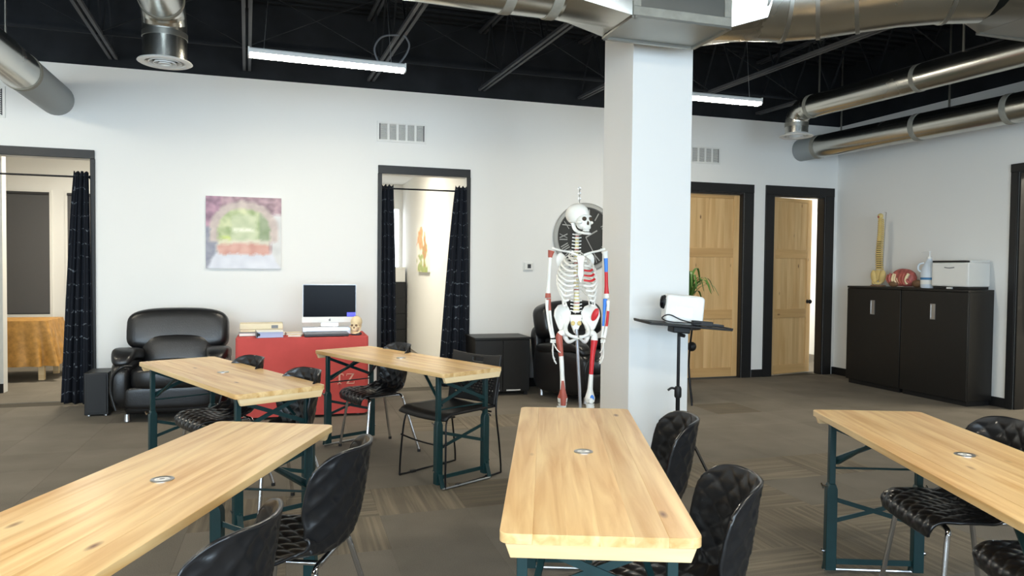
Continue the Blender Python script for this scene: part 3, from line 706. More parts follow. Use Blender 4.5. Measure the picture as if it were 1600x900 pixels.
# ================================================================== CHAIRS
def shell_mesh():
    prof = crom([(.236, .388), (.230, .425), (.195, .449), (.12, .449), (0, .434), (-.105, .436), (-.17, .462), (-.202, .52), (-.222, .60), (-.238, .70), (-.252, .80)], 9)
    P = [Vector((p[0], p[1])) for p in [(q[0], q[1]) for q in [Vector((a.x, a.y, 0)) for a in [Vector((p.x, p.y, 0)) for p in [Vector((v[0], v[1], 0)) for v in prof]]]]]
    # resample by arc length
    L = [0]
    for a, b in zip(P[:-1], P[1:]): L.append(L[-1]+(b-a).length)
    N = 120; S = []
    for i in range(N+1):
        s = L[-1]*i/N; j = 0
        while j < len(L)-2 and L[j+1] < s: j += 1
        t = (s-L[j])/(L[j+1]-L[j]); S.append(P[j].lerp(P[j+1], t))
    tot = L[-1]
    def lerp_tab(tab, x):
        for (a, va), (b, vb) in zip(tab[:-1], tab[1:]):
            if x <= b:
                t = (x-a)/(b-a); t = t*t*(3-2*t); return va+(vb-va)*t
        return tab[-1][1]
    WT = [(0, .185), (.05, .205), (.2, .222), (.45, .214), (.58, .205), (.8, .212), (.93, .212), (1, .205)]
    ET = [(0, -.012), (.15, .004), (.33, .018), (.47, .055), (.6, .10), (.75, .128), (1, .125)]
    M = 64; mb = MB(); vs = []
    cx_q, cs_q = .064, .088
    for i in range(N+1):
        v = i/N; a = S[max(i-1, 0)]; b = S[min(i+1, N)]; d = (b-a).normalized(); nrm = Vector((d.y, -d.x))
        if nrm.y < 0 and v < .5: nrm = -nrm
        if v >= .5 and nrm.x < 0: nrm = -nrm
        w = lerp_tab(WT, v); e = lerp_tab(ET, v); s = tot*v
        for k in range(M+1):
            u = -1+2*k/M; x = u*w
            q = abs(math.sin(PI*(x/cx_q+s/cs_q))*math.sin(PI*(x/cx_q-s/cs_q)))**.5
            edge = min(1, (1-abs(u))/.10)*min(1, v/.05)*min(1, (1-v)/.04)
            off = e*abs(u)**2.2+.0085*q*edge
            y = S[i].x+nrm.x*off; z = S[i].y+nrm.y*off
            if v > .8: z -= .075*abs(u)**5*((v-.8)/.2)**1.5
            xx = x*(1-.06*abs(u)**3 if v > .45 else 1)
            vs.append((xx, y, z))
    fs = []
    for i in range(N):
        for k in range(M): fs.append((i*(M+1)+k, (i+1)*(M+1)+k, (i+1)*(M+1)+k+1, i*(M+1)+k+1))
    mb.add(vs, fs); return mb
def make_shell_chair():
    t = thing('shell_chair', 'x', 'chair', group='quilted black shell chairs')
    mb = shell_mesh(); me = mb.build('seat_shell', 'plastic', t, smooth=60)
    q = me.modifiers.new('solid', 'SOLIDIFY'); q.thickness = .010; q.offset = 0
    for sx in (-1, 1):
        for (a, b) in (((.190, .155, .418), (.238, .205, .012)), ((.160, -.125, .418), (.245, -.225, .012))):
            A = Vector((sx*a[0], a[1], a[2])); B = Vector((sx*b[0], b[1], b[2]))
            path = [(sx*.10, a[1], .424), (sx*(a[0]-.02), a[1], .424), tuple(A+Vector((sx*.004, 0, -.012))), tuple(A.lerp(B, .12)), tuple(B)]
            lg = MB().tube([tuple(p) for p in crom(path, 5)], .0105, 10).build('leg', 'chrome', t, smooth=60)
            MB().tube([(B.x, B.y, 0), (B.x, B.y, .02)], .013, 10).build('foot_cap', 'plastic_mat', lg)
    for sy in (.155, -.125): MB().tube([(-.12, sy, .424), (.12, sy, .424)], .0105, 10).build('seat_frame', 'chrome', t, smooth=60)
    for sx in (-1, 1): MB().tube([(sx*.105, -.125, .420), (sx*.105, .155, .420)], .009, 10).build('side_rail', 'chrome', t, smooth=60)
    return t
proto = make_shell_chair()
def face(dx, dy): return math.atan2(-dx, dy)        # turn local +y to (dx, dy)
CH = [
 ((1.36, 2.655), (-.94, .34), 'quilted black shell chair at the centre table, the one nearer the column'),
 ((1.075, 1.863), (-.94, .34), 'quilted black shell chair at the near end of the centre table'),
 ((.03, 2.57), (-.92, .39), 'quilted black shell chair at the lower left table, the taller one showing chrome legs'),
 ((-.265, 1.90), (-.92, .39), 'quilted black shell chair at the bottom edge beside the lower left table'),
 ((2.61, 2.225), (-.94, .34), 'quilted black shell chair tucked under the right table, front legs fully in view'),
 ((2.435, 1.635), (-.94, .34), 'quilted black shell chair cut off at the bottom right corner'),
 ((-.40, 4.905), (-.90, -.435), 'quilted black shell chair tucked under the pale table, nearer the armchair'),
 ((-.07, 4.23), (-.90, -.435), 'quilted black shell chair at the near end of the pale table'),
 ((.655, 5.55), (-.95, -.32), 'quilted black shell chair in front of the middle doorway at the far table'),
]
for k, ((x_, y_), (dx, dy), lab) in enumerate(CH):
    if k == 0: proto.location = (x_, y_, 0); proto.rotation_euler = (0, 0, face(dx, dy)); proto['label'] = lab
    else: copy_tree(proto, (x_, y_, 0), face(dx, dy), lab)

# stacking chair with sled base and perforated back
t = thing('sled_chair', 'black stacking chair with perforated back and sled base at the far table', 'chair', (1.03, 4.72, 0), face(-.86, -.51))
mb = MB()
def seatf(u, v):
    x = (u-.5)*.46; y = .235-v*.46
    z = .448+.012*(abs(u-.5)*2)**2 - .03*max(0, 1-v/.12)**2 + .012*v*0
    return (x*(1-.06*v), y, z)
mb.grid(seatf, 16, 18); o = mb.build('seat', 'plastic_mat', t, smooth=60); q = o.modifiers.new('solid', 'SOLIDIFY'); q.thickness = .016; q.offset = -1
# back: curved panel, real slots in the lower two thirds
def backp(u, v): # u across, v up
    x = (u-.5)*(.45+.02*v); z = .475+v*.335; y = -.205-.055*v-.03*(1-(2*u-1)**2)
    if v > .9: z -= .02*(1-(2*u-1)**2)*((v-.9)/.1)
    return (x, y, z)
nu, nv = 41, 36; vs = [backp(i/nu, j/nv) for j in range(nv+1) for i in range(nu+1)]; fs = []
for j in range(nv):
    for i in range(nu):
        hole = 3 <= i <= nu-4 and 5 <= j <= 21 and j % 2 == 1 and (i+(j//2)*1) % 3 != 0
        slot = 16 <= i <= 24 and 29 <= j <= 31
        if not (hole or slot): a = j*(nu+1)+i; fs.append((a, a+1, a+nu+2, a+nu+1))
mb = MB(); mb.add(vs, fs); o = mb.build('backrest', 'plastic_mat', t, smooth=60); q = o.modifiers.new('solid', 'SOLIDIFY'); q.thickness = .012; q.offset = 0
for s in (-1, 1):
    pth = [(s*.215, -.262, .62), (s*.222, -.225, .45), (s*.225, -.255, .22), (s*.225, -.275, .03), (s*.225, -.245, .009), (s*.225, 0, .009), (s*.225, .215, .009), (s*.225, .235, .03), (s*.215, .225, .25), (s*.195, .20, .425), (s*.16, .10, .432)]
    MB().tube([tuple(p) for p in crom(pth, 5)], .0065, 8).build('sled_leg', 'rod', t, smooth=60)
    for yy in (-.15, .12): MB().bb(s*.225-.012, s*.225+.012, yy-.02, yy+.02, 0, .018).build('glide', 'plastic_mat', t, bevel=.003)
MB().tube([tuple(p) for p in crom([(-.222, .228, .28), (-.1, .2, .255), (.1, .2, .255), (.222, .228, .28)], 5)], .006, 8).build('cross_rod', 'rod', t, smooth=60)
MB().tube([(-.2, -.2, .43), (.2, -.2, .43)], .0065, 8).build('cross_rod', 'rod', t, smooth=60)

# ================================================================== ARMCHAIRS
def pillow(name, c, r, parent, e=.42, rot=(0, 0, 0), fn=None, nu=40, nv=22, mat_='leather'):
    M = Matrix.Rotation(rot[2], 3, 'Z') @ Matrix.Rotation(rot[1], 3, 'Y') @ Matrix.Rotation(rot[0], 3, 'X')
    return MB().ell(c, r, nu, nv, e, M=M, fn=fn).build(name, mat_, parent, smooth=75)
def armchair(label, loc, rz, W=.96, H=.93):
    t = thing('leather_armchair', label, 'armchair', loc, rz, 'black leather armchairs')   # faces local -y
    w = W/2
    pillow('base', (0, .03, .185), (w-.10, .40, .135), t, .25)
    pillow('front_panel', (0, -.385, .22), (w-.13, .05, .10), t, .35)
    pillow('seat_cushion', (0, -.10, .385), (w-.155, .37, .105), t, .42, fn=lambda q: Vector((q.x, q.y, q.z+(.02*math.cos(q.x*5) if q.z > 0 else 0))))
    pillow('lower_back_cushion', (0, .225, .555), (w-.16, .13, .17), t, .5, (math.radians(-14), 0, 0))
    pillow('head_cushion', (0, .315, H-.195), (w-.03, .15, .195), t, .46, (math.radians(-12), 0, 0), fn=lambda q: Vector((q.x, q.y-.05*(abs(q.x)/w)**2, q.z+.035*(1-(q.x/w)**2) if q.z > 0 else q.z)))
    pillow('back_panel', (0, .40, .45), (w-.09, .07, .33), t, .35, (math.radians(-8), 0, 0))
    for s in (-1, 1):
        a = pillow('arm', (s*(w-.095), -.03, .32), (.09, .40, .25), t, .45, fn=lambda q: Vector((q.x, q.y, q.z*(1-.12*(q.y < 0)*abs(q.y)/.4))))
        pillow('arm_pad', (s*(w-.10), -.02, .565), (.105, .36, .062), a, .55, (math.radians(-7), 0, 0), fn=lambda q: Vector((q.x, q.y, q.z-.10*max(0, (-q.y-.18)/.2)**2)))
        MB().tube([tuple(p) for p in crom([(s*(w-.19), -.40, .50), (s*(w-.12), -.437, .50), (s*(w-.045), -.425, .42), (s*(w-.03), -.42, .28), (s*(w-.07), -.425, .12)], 6)], .013, 8).build('piping', 'leather', a, smooth=60)
    for sx in (-1, 1):
        for sy in (-.33, .33):
            MB().lathe([(.022, .0), (.03, .006), (.028, .02), (.024, .07)], 16, (sx*(w-.14), sy, 0)).build('foot', 'steel', t, smooth=40)
    return t
armchair('black leather armchair facing the room beside the red-covered desk', (-1.02, 7.40, 0), 0, .97, .935)
armchair('black leather armchair behind the skeleton, turned towards the column', (3.13, 7.30, 0), math.radians(24), 1.0, 1.0)

# ================================================================== CABINETS
t = thing('low_cabinet', 'low black two-door cabinet under the thermostat beside the armchair', 'cabinet', (2.235, 7.73, 0))
bx(-.31, .31, -.21, .23, .04, .615).build('body', 'cabinet', t, bevel=.004)
bx(-.32, .32, -.235, .235, .615, .64).build('top_panel', 'cabinet', t, bevel=.004)
for s in (-1, 1): bx(min(s*.002, s*.305), max(s*.002, s*.305), -.228, -.211, .05, .605).build('door', 'cabinet', t, bevel=.003)
for s in (-1, 1): bx(min(s*.04, s*.20), max(s*.04, s*.20), -.236, -.229, .055, .068).build('kick_strip', 'white', t)
for sx in (-1, 1):
    for sy in (-.18, .19): MB().bb(sx*.27-.02, sx*.27+.02, sy-.02, sy+.02, 0, .04).build('foot', 'cabinet', t)
t = thing('low_box', 'low black box on the floor between the left curtain and the armchair', 'box', (-1.68, 7.55, 0))
bx(-.10, .10, -.16, .16, .012, .40).build('body', 'cabinet', t, bevel=.006); bx(-.085, .085, -.168, -.161, .03, .385).build('front_panel', 'plastic_mat', t, bevel=.004)
for sx in (-1, 1): MB().lathe([(.016, 0), (.014, .013)], 12, (sx*.07, -.12, 0)).build('foot', 'steel', t)

def tall_cab(label, y0, y1):
    t = thing('storage_cabinet', label, 'cabinet', (6.915, (y0+y1)/2, 0), group='black storage cabinets'); h = (y1-y0)/2-.002
    bx(-.165, .168, -h, h, .05, 1.195).build('body', 'cabinet', t, bevel=.003); bx(-.185, .168, -h, h, 1.195, 1.22).build('top_panel', 'cabinet', t, bevel=.003)
    bx(-.15, .16, -h+.02, h-.02, 0, .05).build('plinth', 'plastic_mat', t)
    d = bx(-.183, -.166, -h+.003, h-.003, .055, 1.19).build('door', 'cabinet', t, bevel=.003)
    f = MB(); f.bb(-.188, -.183, -.032, .032, .885, .895); f.bb(-.188, -.183, -.032, .032, 1.045, 1.055); f.bb(-.188, -.183, -.032, -.024, .895, 1.045); f.bb(-.188, -.183, .024, .032, .895, 1.045); f.bb(-.1845, -.183, -.024, .024, .895, 1.045)
    f.build('pull_handle', 'steel', d)
tall_cab('tall black cabinet holding the spine model, the one nearer the corner', 6.585, 7.42)
tall_cab('tall black cabinet holding the white printer, beside the right door frame', 5.72, 6.583)

# ================================================================== CURTAINS
def curtain(label, xt0, xt1, xb0, xb1, y, z0, z1, folds, side):
    t = thing('curtain', label, 'curtain', ((xt0+xt1)/2, y, z1)); cx = (xt0+xt1)/2
    def f(u, v):
        k = v**.8; a = xt0+(xb0-xt0)*k; b = xt1+(xb1-xt1)*k
        return (a+(b-a)*u-cx, (.018+.018*v)*math.sin(u*folds*2*PI+.6*v)+.010*math.sin(u*folds*PI*5+3*v), (z0-z1)*v+ (.012*math.cos(u*folds*2*PI) if v == 0 else 0) - .02*u*v*side)
    o = MB().grid(f, 72, 40).build('cloth', 'curtain', t, smooth=80); q = o.modifiers.new('solid', 'SOLIDIFY'); q.thickness = .003
    for k in range(4): MB().tube(arc((xt0+(xt1-xt0)*(k+.5)/4-cx, 0, -.045), .016, 0, 360, 12, 'yz')[:-1], .003, 6, closed=True).build('ring', 'rod', t)
    return t
def rod(label, x0, x1, y, z):
    t = thing('curtain_rod', label, 'curtain rod', ((x0+x1)/2, y, z)); h = (x1-x0)/2
    MB().tube([(-h, 0, 0), (h, 0, 0)], .0095, 10).build('pole', 'rod', t, smooth=60)
    for s in (-1, 1): MB().tube([(s*h, 0, 0), (s*(h-.012), 0, 0)], .018, 12).build('end_socket', 'rod', t)
curtain('dark curtain with pale dashes hanging at the left doorway, flared at its hem', -2.005, -1.875, -2.135, -1.845, 8.005, .03, 2.29, 3.5, 1)
curtain('dark curtain with pale dashes at the left side of the middle doorway', .985, 1.115, .99, 1.165, 8.10, .05, 2.305, 3, -1)
curtain('dark curtain with pale dashes at the right side of the middle doorway', 1.805, 1.935, 1.62, 1.985, 8.015, .05, 2.315, 3, 1)
rod('thin black curtain rod across the left doorway', -2.85, -1.87, 8.06, 2.25)
rod('thin black curtain rod across the middle doorway', .98, 1.94, 8.10, 2.27)

# ================================================================== RED DESK AND WHAT STANDS ON IT
DX0, DX1, DY0, DY1, DZ = -.46, .725, 6.84, 7.45, .742
t = thing('folding_table', 'folding table hidden under the red cloth against the wall', 'table', ((DX0+DX1)/2, (DY0+DY1)/2, 0))
hx, hy = (DX1-DX0)/2-.015, (DY1-DY0)/2-.015
bx(-hx, hx, -hy, hy, .70, DZ-.006).build('tabletop', 'white', t, bevel=.005)
for sx in (-1, 1):
    for sy in (-1, 1): MB().tube([(sx*(hx-.08), sy*(hy-.06), 0), (sx*(hx-.08), sy*(hy-.06), .70)], .013, 10).build('leg', 'grey', t)
def loop(u, x0, x1, y0, y1, r):
    pts = rr(x0, x1, y0, y1, r, n=6); L = [0]
    for a, b in zip(pts, pts[1:]+pts[:1]): L.append(L[-1]+math.hypot(b[0]-a[0], b[1]-a[1]))
    s = (u % 1)*L[-1]
    for i in range(len(pts)):
        if L[i+1] >= s:
            a = pts[i]; b = pts[(i+1) % len(pts)]; q = (s-L[i])/max(1e-9, L[i+1]-L[i]); return a[0]+(b[0]-a[0])*q, a[1]+(b[1]-a[1])*q
    return pts[0]
tc = thing('tablecloth', 'red cloth reaching the floor over the desk with pale letters TZ on its front', 'tablecloth', ((DX0+DX1)/2, (DY0+DY1)/2, 0))
def cloth(hx, hy, H, z0, flare, amp, freq, r=.02):
    def f(u, v):
        e = flare*v; x, y = loop(u, -hx-e, hx+e, -hy-e, hy+e, r+.05*v)
        cor = (min(1, abs(x)/hx)*min(1, abs(y)/hy))**6
        a = math.atan2(y, x); w = amp*v*(.25+1.6*cor)*math.sin(u*freq*2*PI)
        n = Vector((x/hx**1, y/hy**1, 0)).normalized(); return (x+n.x*w, y+n.y*w, H-(H-z0)*v)
    N = 220; m2 = MB().grid(f, N, 14, wrap=True); b = len(m2.v); m2.v.append((0, 0, H+.0005))
    for i in range(N): m2.f.append((i, b, (i+1) % N)); m2.mi.append(0)
    return m2
cloth(hx+.008, hy+.008, DZ, .025, .008, .012, 13).build('cloth', 'red', tc, smooth=70)
def letter_bars(mb, strokes, x, z, s, y):
    for (a, b, w) in strokes:
        mb.bar((x+a[0]*s, y, z+a[1]*s), (x+b[0]*s, y, z+b[1]*s), w*s, .0015, (0, 1, 0))
Tst = [((0, 0), (0, 1), .16), ((-.36, .97), (.36, .97), .09), ((-.2, .03), (.2, .03), .07), ((-.35, .97), (-.35, .78), .06), ((.35, .97), (.35, .78), .06)]
Zst = [((-.36, .96), (.36, .96), .09), ((-.36, .04), (.38, .04), .09), ((.30, .96), (-.30, .04), .15), ((-.35, .96), (-.35, .78), .06), ((.37, .04), (.37, .24), .06)]
cx_, cy_ = (DX0+DX1)/2, (DY0+DY1)/2
mb = MB(); letter_bars(mb, Tst, .452-cx_, .305, .095, DY0-.012-cy_); o = mb.build('letter_t', 'letter', tc)
mb = MB(); letter_bars(mb, Zst, .550-cx_, .305, .095, DY0-.012-cy_); mb.build('letter_z', 'letter', tc)

t = thing('desktop_computer', 'all-in-one computer with dark screen and white chin on the red desk', 'computer', (.385, 7.28, DZ+.002), math.radians(-3))
bx(-.255, .255, -.012, .012, .155, .475).build('display_case', 'silver', t, bevel=.004)
sc_ = bx(-.249, .249, -.0145, -.012, .158, .469).build('screen', 'screen', t)
bx(.165, .247, -.0155, -.0146, .160, .200).build('lit_corner', 'blue_glow', sc_)
ch = bx(-.262, .262, -.016, .012, .098, .156).build('chin', 'white', t, bevel=.004)
mb = MB(); mb.lathe([(.010, 0), (.010, .001), (0, .001)], 16, (0, -.0162, .126), M=Matrix.Rotation(PI/2, 4, 'X')); mb.prism([(.001, .137), (.006, .139), (.008, .146), (.002, .143)], -.0172, -.0162, 'xz'); mb.build('fruit_emblem', 'grey', ch)
MB().prism([(-.012, 0), (.012, 0), (.03, .10), (.018, .30)], -.08, .08, 'yz').build('stand_neck', 'silver', t)
bx(-.10, .10, -.09, .09, 0, .008).build('stand_foot', 'silver', t, bevel=.003)
t = thing('metal_riser', 'silver metal box under the computer chin', 'riser', (.36, 7.13, DZ+.002)); bx(-.235, .235, -.07, .02, 0, .075).build('box', 'silver', t, bevel=.006); bx(-.20, .20, -.0715, -.07, .030, .036).build('seam', 'grey', t)
t = thing('laptop', 'closed dark grey laptop in front of the computer', 'laptop', (.335, 6.955, DZ+.002), math.radians(3)); bx(-.20, .20, -.09, .09, .003, .020).build('base', 'darkgrey', t, bevel=.004); bx(-.20, .20, -.09, .09, .0205, .034).build('lid', 'grey', t, bevel=.004)
for sx in (-1, 1):
    for sy in (-1, 1): MB().bb(sx*.17-.015, sx*.17+.015, sy*.07-.008, sy*.07+.008, 0, .003).build('rubber_foot', 'plastic_mat', t)

def skull(parent, mat_, dark, teeth='paper', s=1.0, jawmat=None):
    """facing -y, chin at z=0, height .21"""
    S = Matrix.Scale(s, 3)
    def sh(q):
        k = 1-.14*max(0, q.y/.088)*0; return Vector((q.x*(1-.18*max(0, -q.y/.09)), q.y, q.z))
    mb = MB(); mb.ell(Vector((0, .022, .135))*s, [.071*s, .090*s, .073*s], 28, 18, 1.0, fn=lambda q: Vector((q.x*(1-.16*max(0, -q.y/(.09*s))), q.y, q.z)))
    mb.ell(Vector((0, -.042, .082))*s, [.049*s, .042*s, .050*s], 22, 14, .8)
    mb.ell(Vector((0, -.062, .118))*s, [.048*s, .022*s, .012*s], 18, 8)
    for k in (-1, 1):
        mb.ell(Vector((k*.045, -.052, .078))*s, [.019*s, .026*s, .013*s], 14, 8); mb.tube([Vector((k*.056, -.04, .078))*s, Vector((k*.066, -.005, .083))*s, Vector((k*.064, .03, .088))*s], .005*s, 8)
    mb.ell(Vector((0, -.072, .048))*s, [.030*s, .018*s, .018*s], 16, 8, .8)
    o = mb.build('cranium', mat_, parent, smooth=80)
    for k in (-1, 1): MB().ell(Vector((k*.025, -.077, .100))*s, [.0165*s, .012*s, .0145*s], 14, 8).build('eye_socket', dark, o, smooth=80)  # dark lumps stand in for the shade inside the hollow sockets
    MB().ell(Vector((0, -.083, .072))*s, [.0095*s, .006*s, .015*s], 12, 8).build('nose_hole', dark, o, smooth=80)  # dark lump painted where the nose opening would be shaded
    mb = MB(); pts = [(-.047, .01, .075), (-.047, -.005, .04), (-.040, -.03, .018), (-.024, -.068, .008), (0, -.082, .006), (.024, -.068, .008), (.040, -.03, .018), (.047, -.005, .04), (.047, .01, .075)]
    mb.tube([Vector(p)*s for p in crom(pts, 4)], [(.008*s, .017*s)]*33, 8, flat=(0, 1, 0)); j = mb.build('jaw', jawmat or mat_, parent, smooth=70)
    mb = MB()
    for z_ in (.026, .037):
        for i in range(10):
            a = math.radians(-150+120*i/9); mb.box((.027*s*math.cos(a), (-.05+.034*math.sin(a))*s, z_*s), (.0045*s, .006*s, .009*s), (0, 0, a))
    mb.build('teeth', teeth, j)
    return o
t = thing('model_skull', 'small cream model skull at the right end of the red desk', 'skull', (.615, 7.02, DZ+.018), math.radians(-20))
skull(t, 'bone_cream', 'brown', 'bone_cream', .78); bx(-.025, .05, -.06, .03, -.016, .003).build('base_block', 'darkgrey', t, bevel=.003)

t = thing('storage_box', 'cream flat box at the left back of the red desk', 'box', (-.25, 7.33, DZ+.002), math.radians(2))
bx(-.19, .19, -.10, .10, 0, .045).build('body', 'paper_cream', t, bevel=.004); bx(-.195, .195, -.105, .105, .0455, .10).build('lid', 'paper_cream', t, bevel=.006); bx(.09, .15, -.1075, -.1055, .055, .085).build('label_patch', 'grey', t)
t = thing('ring_binder', 'lilac-sided ring binder lying at the front of the red desk', 'binder', (-.165, 6.95, DZ+.002), math.radians(4))
bx(-.115, .115, -.09, .11, 0, .006).build('lower_cover', 'lilac', t, bevel=.002); bx(-.105, .112, -.085, .105, .006, .05).build('page_block', 'lilac', t); bx(-.115, .115, -.09, .11, .0505, .0565).build('upper_cover', 'paper', t, bevel=.002); bx(-.121, -.115, -.09, .11, 0, .0565).build('spine_panel', 'grey', t, bevel=.002)
MB().lathe([(.013, 0), (.013, .002), (.006, .002)], 14, (-.098, -.086, .028), M=Matrix.Rotation(PI/2, 4, 'X')).build('finger_ring', 'plastic_mat', t)
for k, (lab, x_, y_, w_, h_, z_, th_, rz_, m_) in enumerate((
  ('grey-spined book under the cream papers on the red desk', -.36, 7.10, .16, .11, 0, .03, 5, 'grey'),
  ('white open magazine lying across the desk behind the binder', -.19, 7.165, .32, .10, .0, .022, -4, 'paper'),
  ('cream folder beside the computer riser on the red desk', .055, 7.12, .16, .10, 0, .024, 6, 'paper_cream'),
  ('beige folder sticking out in front of the computer riser', .06, 6.97, .12, .12, 0, .016, -8, 'paper_cream'))):
    t = thing('book' if k < 1 else ('magazine' if k == 1 else 'paper_folder'), lab, 'book' if k < 2 else 'folder', (x_, y_, DZ+.002+z_), math.radians(rz_))
    bx(-w_/2, w_/2, -h_/2, h_/2, 0, .003).build('back_cover', m_, t); bx(-w_/2+.004, w_/2-.002, -h_/2+.003, h_/2-.003, .003, th_-.003).build('pages', 'paper', t); bx(-w_/2, w_/2, -h_/2, h_/2, th_-.003, th_).build('front_cover', m_, t)

# ================================================================== WALL PIECES
def canvas(label, w, h, d, colour, n, loc, rz):
    """stretched canvas, local x across, z up, front to -y; the print is stored on the front mesh"""
    t = thing('canvas_picture', label, 'picture', loc, rz)
    bx(-w/2, w/2, -d+.001, 0, -h/2, h/2).build('canvas_body', 'paper', t)
    me = MB().grid(lambda u, v: ((u-.5)*w, -d, (v-.5)*h), n, n).build('printed_front', 'print', t)
    ca = me.data.color_attributes.new('print', 'FLOAT_COLOR', 'POINT')
    for j in range(n+1):
        for i in range(n+1): 
            S = [mixc(colour(min(1, max(0, i/n+a+.02*nz(i/n, j/n, 12, 8))), min(1, max(0, j/n+b+.02*nz(i/n, j/n, 12, 9)))), (226, 226, 224), .12) for a in (-.016, 0, .016) for b in (-.016, 0, .016)]
            ca.data[j*(n+1)+i].color = lin(tuple(sum(q[k] for q in S)/9 for k in range(3)))
    return t
def nz(u, v, s, k=0): return noise.noise(Vector((u*s, v*s, k)))
def mixc(a, b, t): t = max(0, min(1, t)); return tuple(p+(q-p)*t for p, q in zip(a, b))
def arch(u, v):
    n1, n2 = nz(u, v, 9), nz(u, v, 26, 3)
    y = 1-v                                         # from the top
    cxx, inner = .50, .345
    top = .30
    d = math.hypot((u-cxx)/inner, (y-top-.16)/.30) if y < top+.16 else abs(u-cxx)/inner
    if d < 1 and y < .80:                           # seen through the arch
        c = mixc((150, 170, 110), (222, 226, 180), .5+n1+.5*n2)
        if abs(u-.5) < .17 and .25 < y < .6: c = mixc(c, (206, 214, 178), .7)
        if abs(u-.5) < .14 and abs(y-.46) < .02: c = (246, 246, 226)
        if u > .70: c = mixc(c, (120, 138, 108), .6)
        if u < .32 and y > .55: c = mixc(c, (206, 224, 106), .6+n1)
        if y > .64+.10*abs(u-.5): c = mixc((205, 140, 124), (226, 176, 160), .5+n1)
        elif y > .60: c = mixc(c, (240, 226, 214), .7)
        return c
    if y > .79 and abs(u-.5) < .38+.5*(y-.79): return mixc((214, 216, 226), (228, 230, 238), .5+n1)
    if d < 1.32 and y < .62: return mixc((188, 170, 164), (212, 196, 186), .5+n1+n2)          # the arch stones
    if u < .20:
        if y < .42: return mixc((126, 92, 112), (196, 150, 170), .5+n1+1.2*n2)
        return mixc((126, 128, 146), (160, 160, 172), .5+n2) if u < .14 else mixc((196, 196, 196), (216, 214, 210), .5+n1)
    if u > .86 and y > .24: return mixc((206, 206, 204), (226, 226, 224), .5+n1)
    return mixc((132, 104, 112), (192, 156, 166), .5+n1+1.2*n2)
canvas('square canvas print of a garden path seen through a stone arch', .74, .745, .035, arch, 72, (-.445, WB, 1.735), 0)
def floral(u, v):
    n1 = nz(u, v, 6, 2); n2 = nz(u, v, 18, 5)
    c = mixc((236, 230, 214), (248, 246, 238), .5+n1)
    if math.hypot((u-.35)/.32, (v-.72)/.22) < 1+n1: c = mixc((226, 120, 60), (244, 190, 120), .5+n2)
    if v < .38 and abs(u-.6) < .36+n1: c = mixc((120, 150, 70), (190, 190, 110), .5+n2)
    if math.hypot((u-.75)/.2, (v-.45)/.25) < .8+n1: c = mixc((200, 96, 50), (150, 160, 80), .5+n2)
    return c
canvas('narrow canvas with orange flowers in the middle room', .95, .70, .04, floral, 48, (2.0, 11.02, 1.67), math.radians(-90))

t = thing('thermostat', 'small white thermostat with dark display on the back wall', 'thermostat', (2.69, WB, 1.415))
bx(-.062, .062, -.008, 0, -.055, .055).build('wall_plate', 'white', t, bevel=.003); bx(-.05, .055, -.026, -.0085, -.04, .047).build('housing', 'white', t, bevel=.006); bx(-.012, .03, -.0275, -.0262, -.018, .030).build('display', 'darkgrey', t)

t = thing('wall_clock', 'large round dark wall clock with roman numerals behind the skeleton', 'clock', (3.412, WB, 1.775))
RX = Matrix.Rotation(PI/2, 4, 'X')
MB().lathe([(.36, 0), (.36, .018), (0, .018)], 64, M=RX).build('face', 'clock_face', t, smooth=30)
MB().lathe([(.355, .0), (.41, .0), (.415, .02), (.40, .034), (.365, .034), (.355, .022), (.355, 0)], 64, M=RX, cap=False).build('rim', 'clock_grey', t, smooth=40)
NUM = ['XII', 'I', 'II', 'III', 'IIII', 'V', 'VI', 'VII', 'VIII', 'IX', 'X', 'XI']
for k, s in enumerate(NUM):
    mb = MB(); wd = {'I': .026, 'V': .055, 'X': .06}; tot = sum(wd[c] for c in s); x = -tot/2
    for c in s:
        w_ = wd[c]; m_ = x+w_/2
        if c == 'I': mb.bar((m_, 0, -.05), (m_, 0, .05), .012, .004, (0, 1, 0))
        if c == 'V': mb.bar((m_-w_*.4, 0, .05), (m_, .0008, -.05), .012, .004, (0, 1, 0)); mb.bar((m_+w_*.4, -.0008, .05), (m_, -.0008, -.05), .007, .004, (0, 1, 0))
        if c == 'X': mb.bar((m_-w_*.4, 0, .05), (m_+w_*.4, 0, -.05), .012, .004, (0, 1, 0)); mb.bar((m_+w_*.4, -.001, .05), (m_-w_*.4, -.001, -.05), .007, .004, (0, 1, 0))
        x += w_
    o = mb.build('numeral', 'clock_grey', t); a = -2*PI*k/12
    o.location = (.285*math.sin(-a), -.021, .285*math.cos(a)); o.rotation_euler = (0, -a, 0)
for L_, a, w_ in ((.17, 60, .016), (.25, 150, .010)):
    a = math.radians(a); MB().bar((0, -.026, 0), (L_*math.sin(a), -.026, L_*math.cos(a)), w_, .003, (0, 1, 0)).build('hand', 'clock_grey', t)

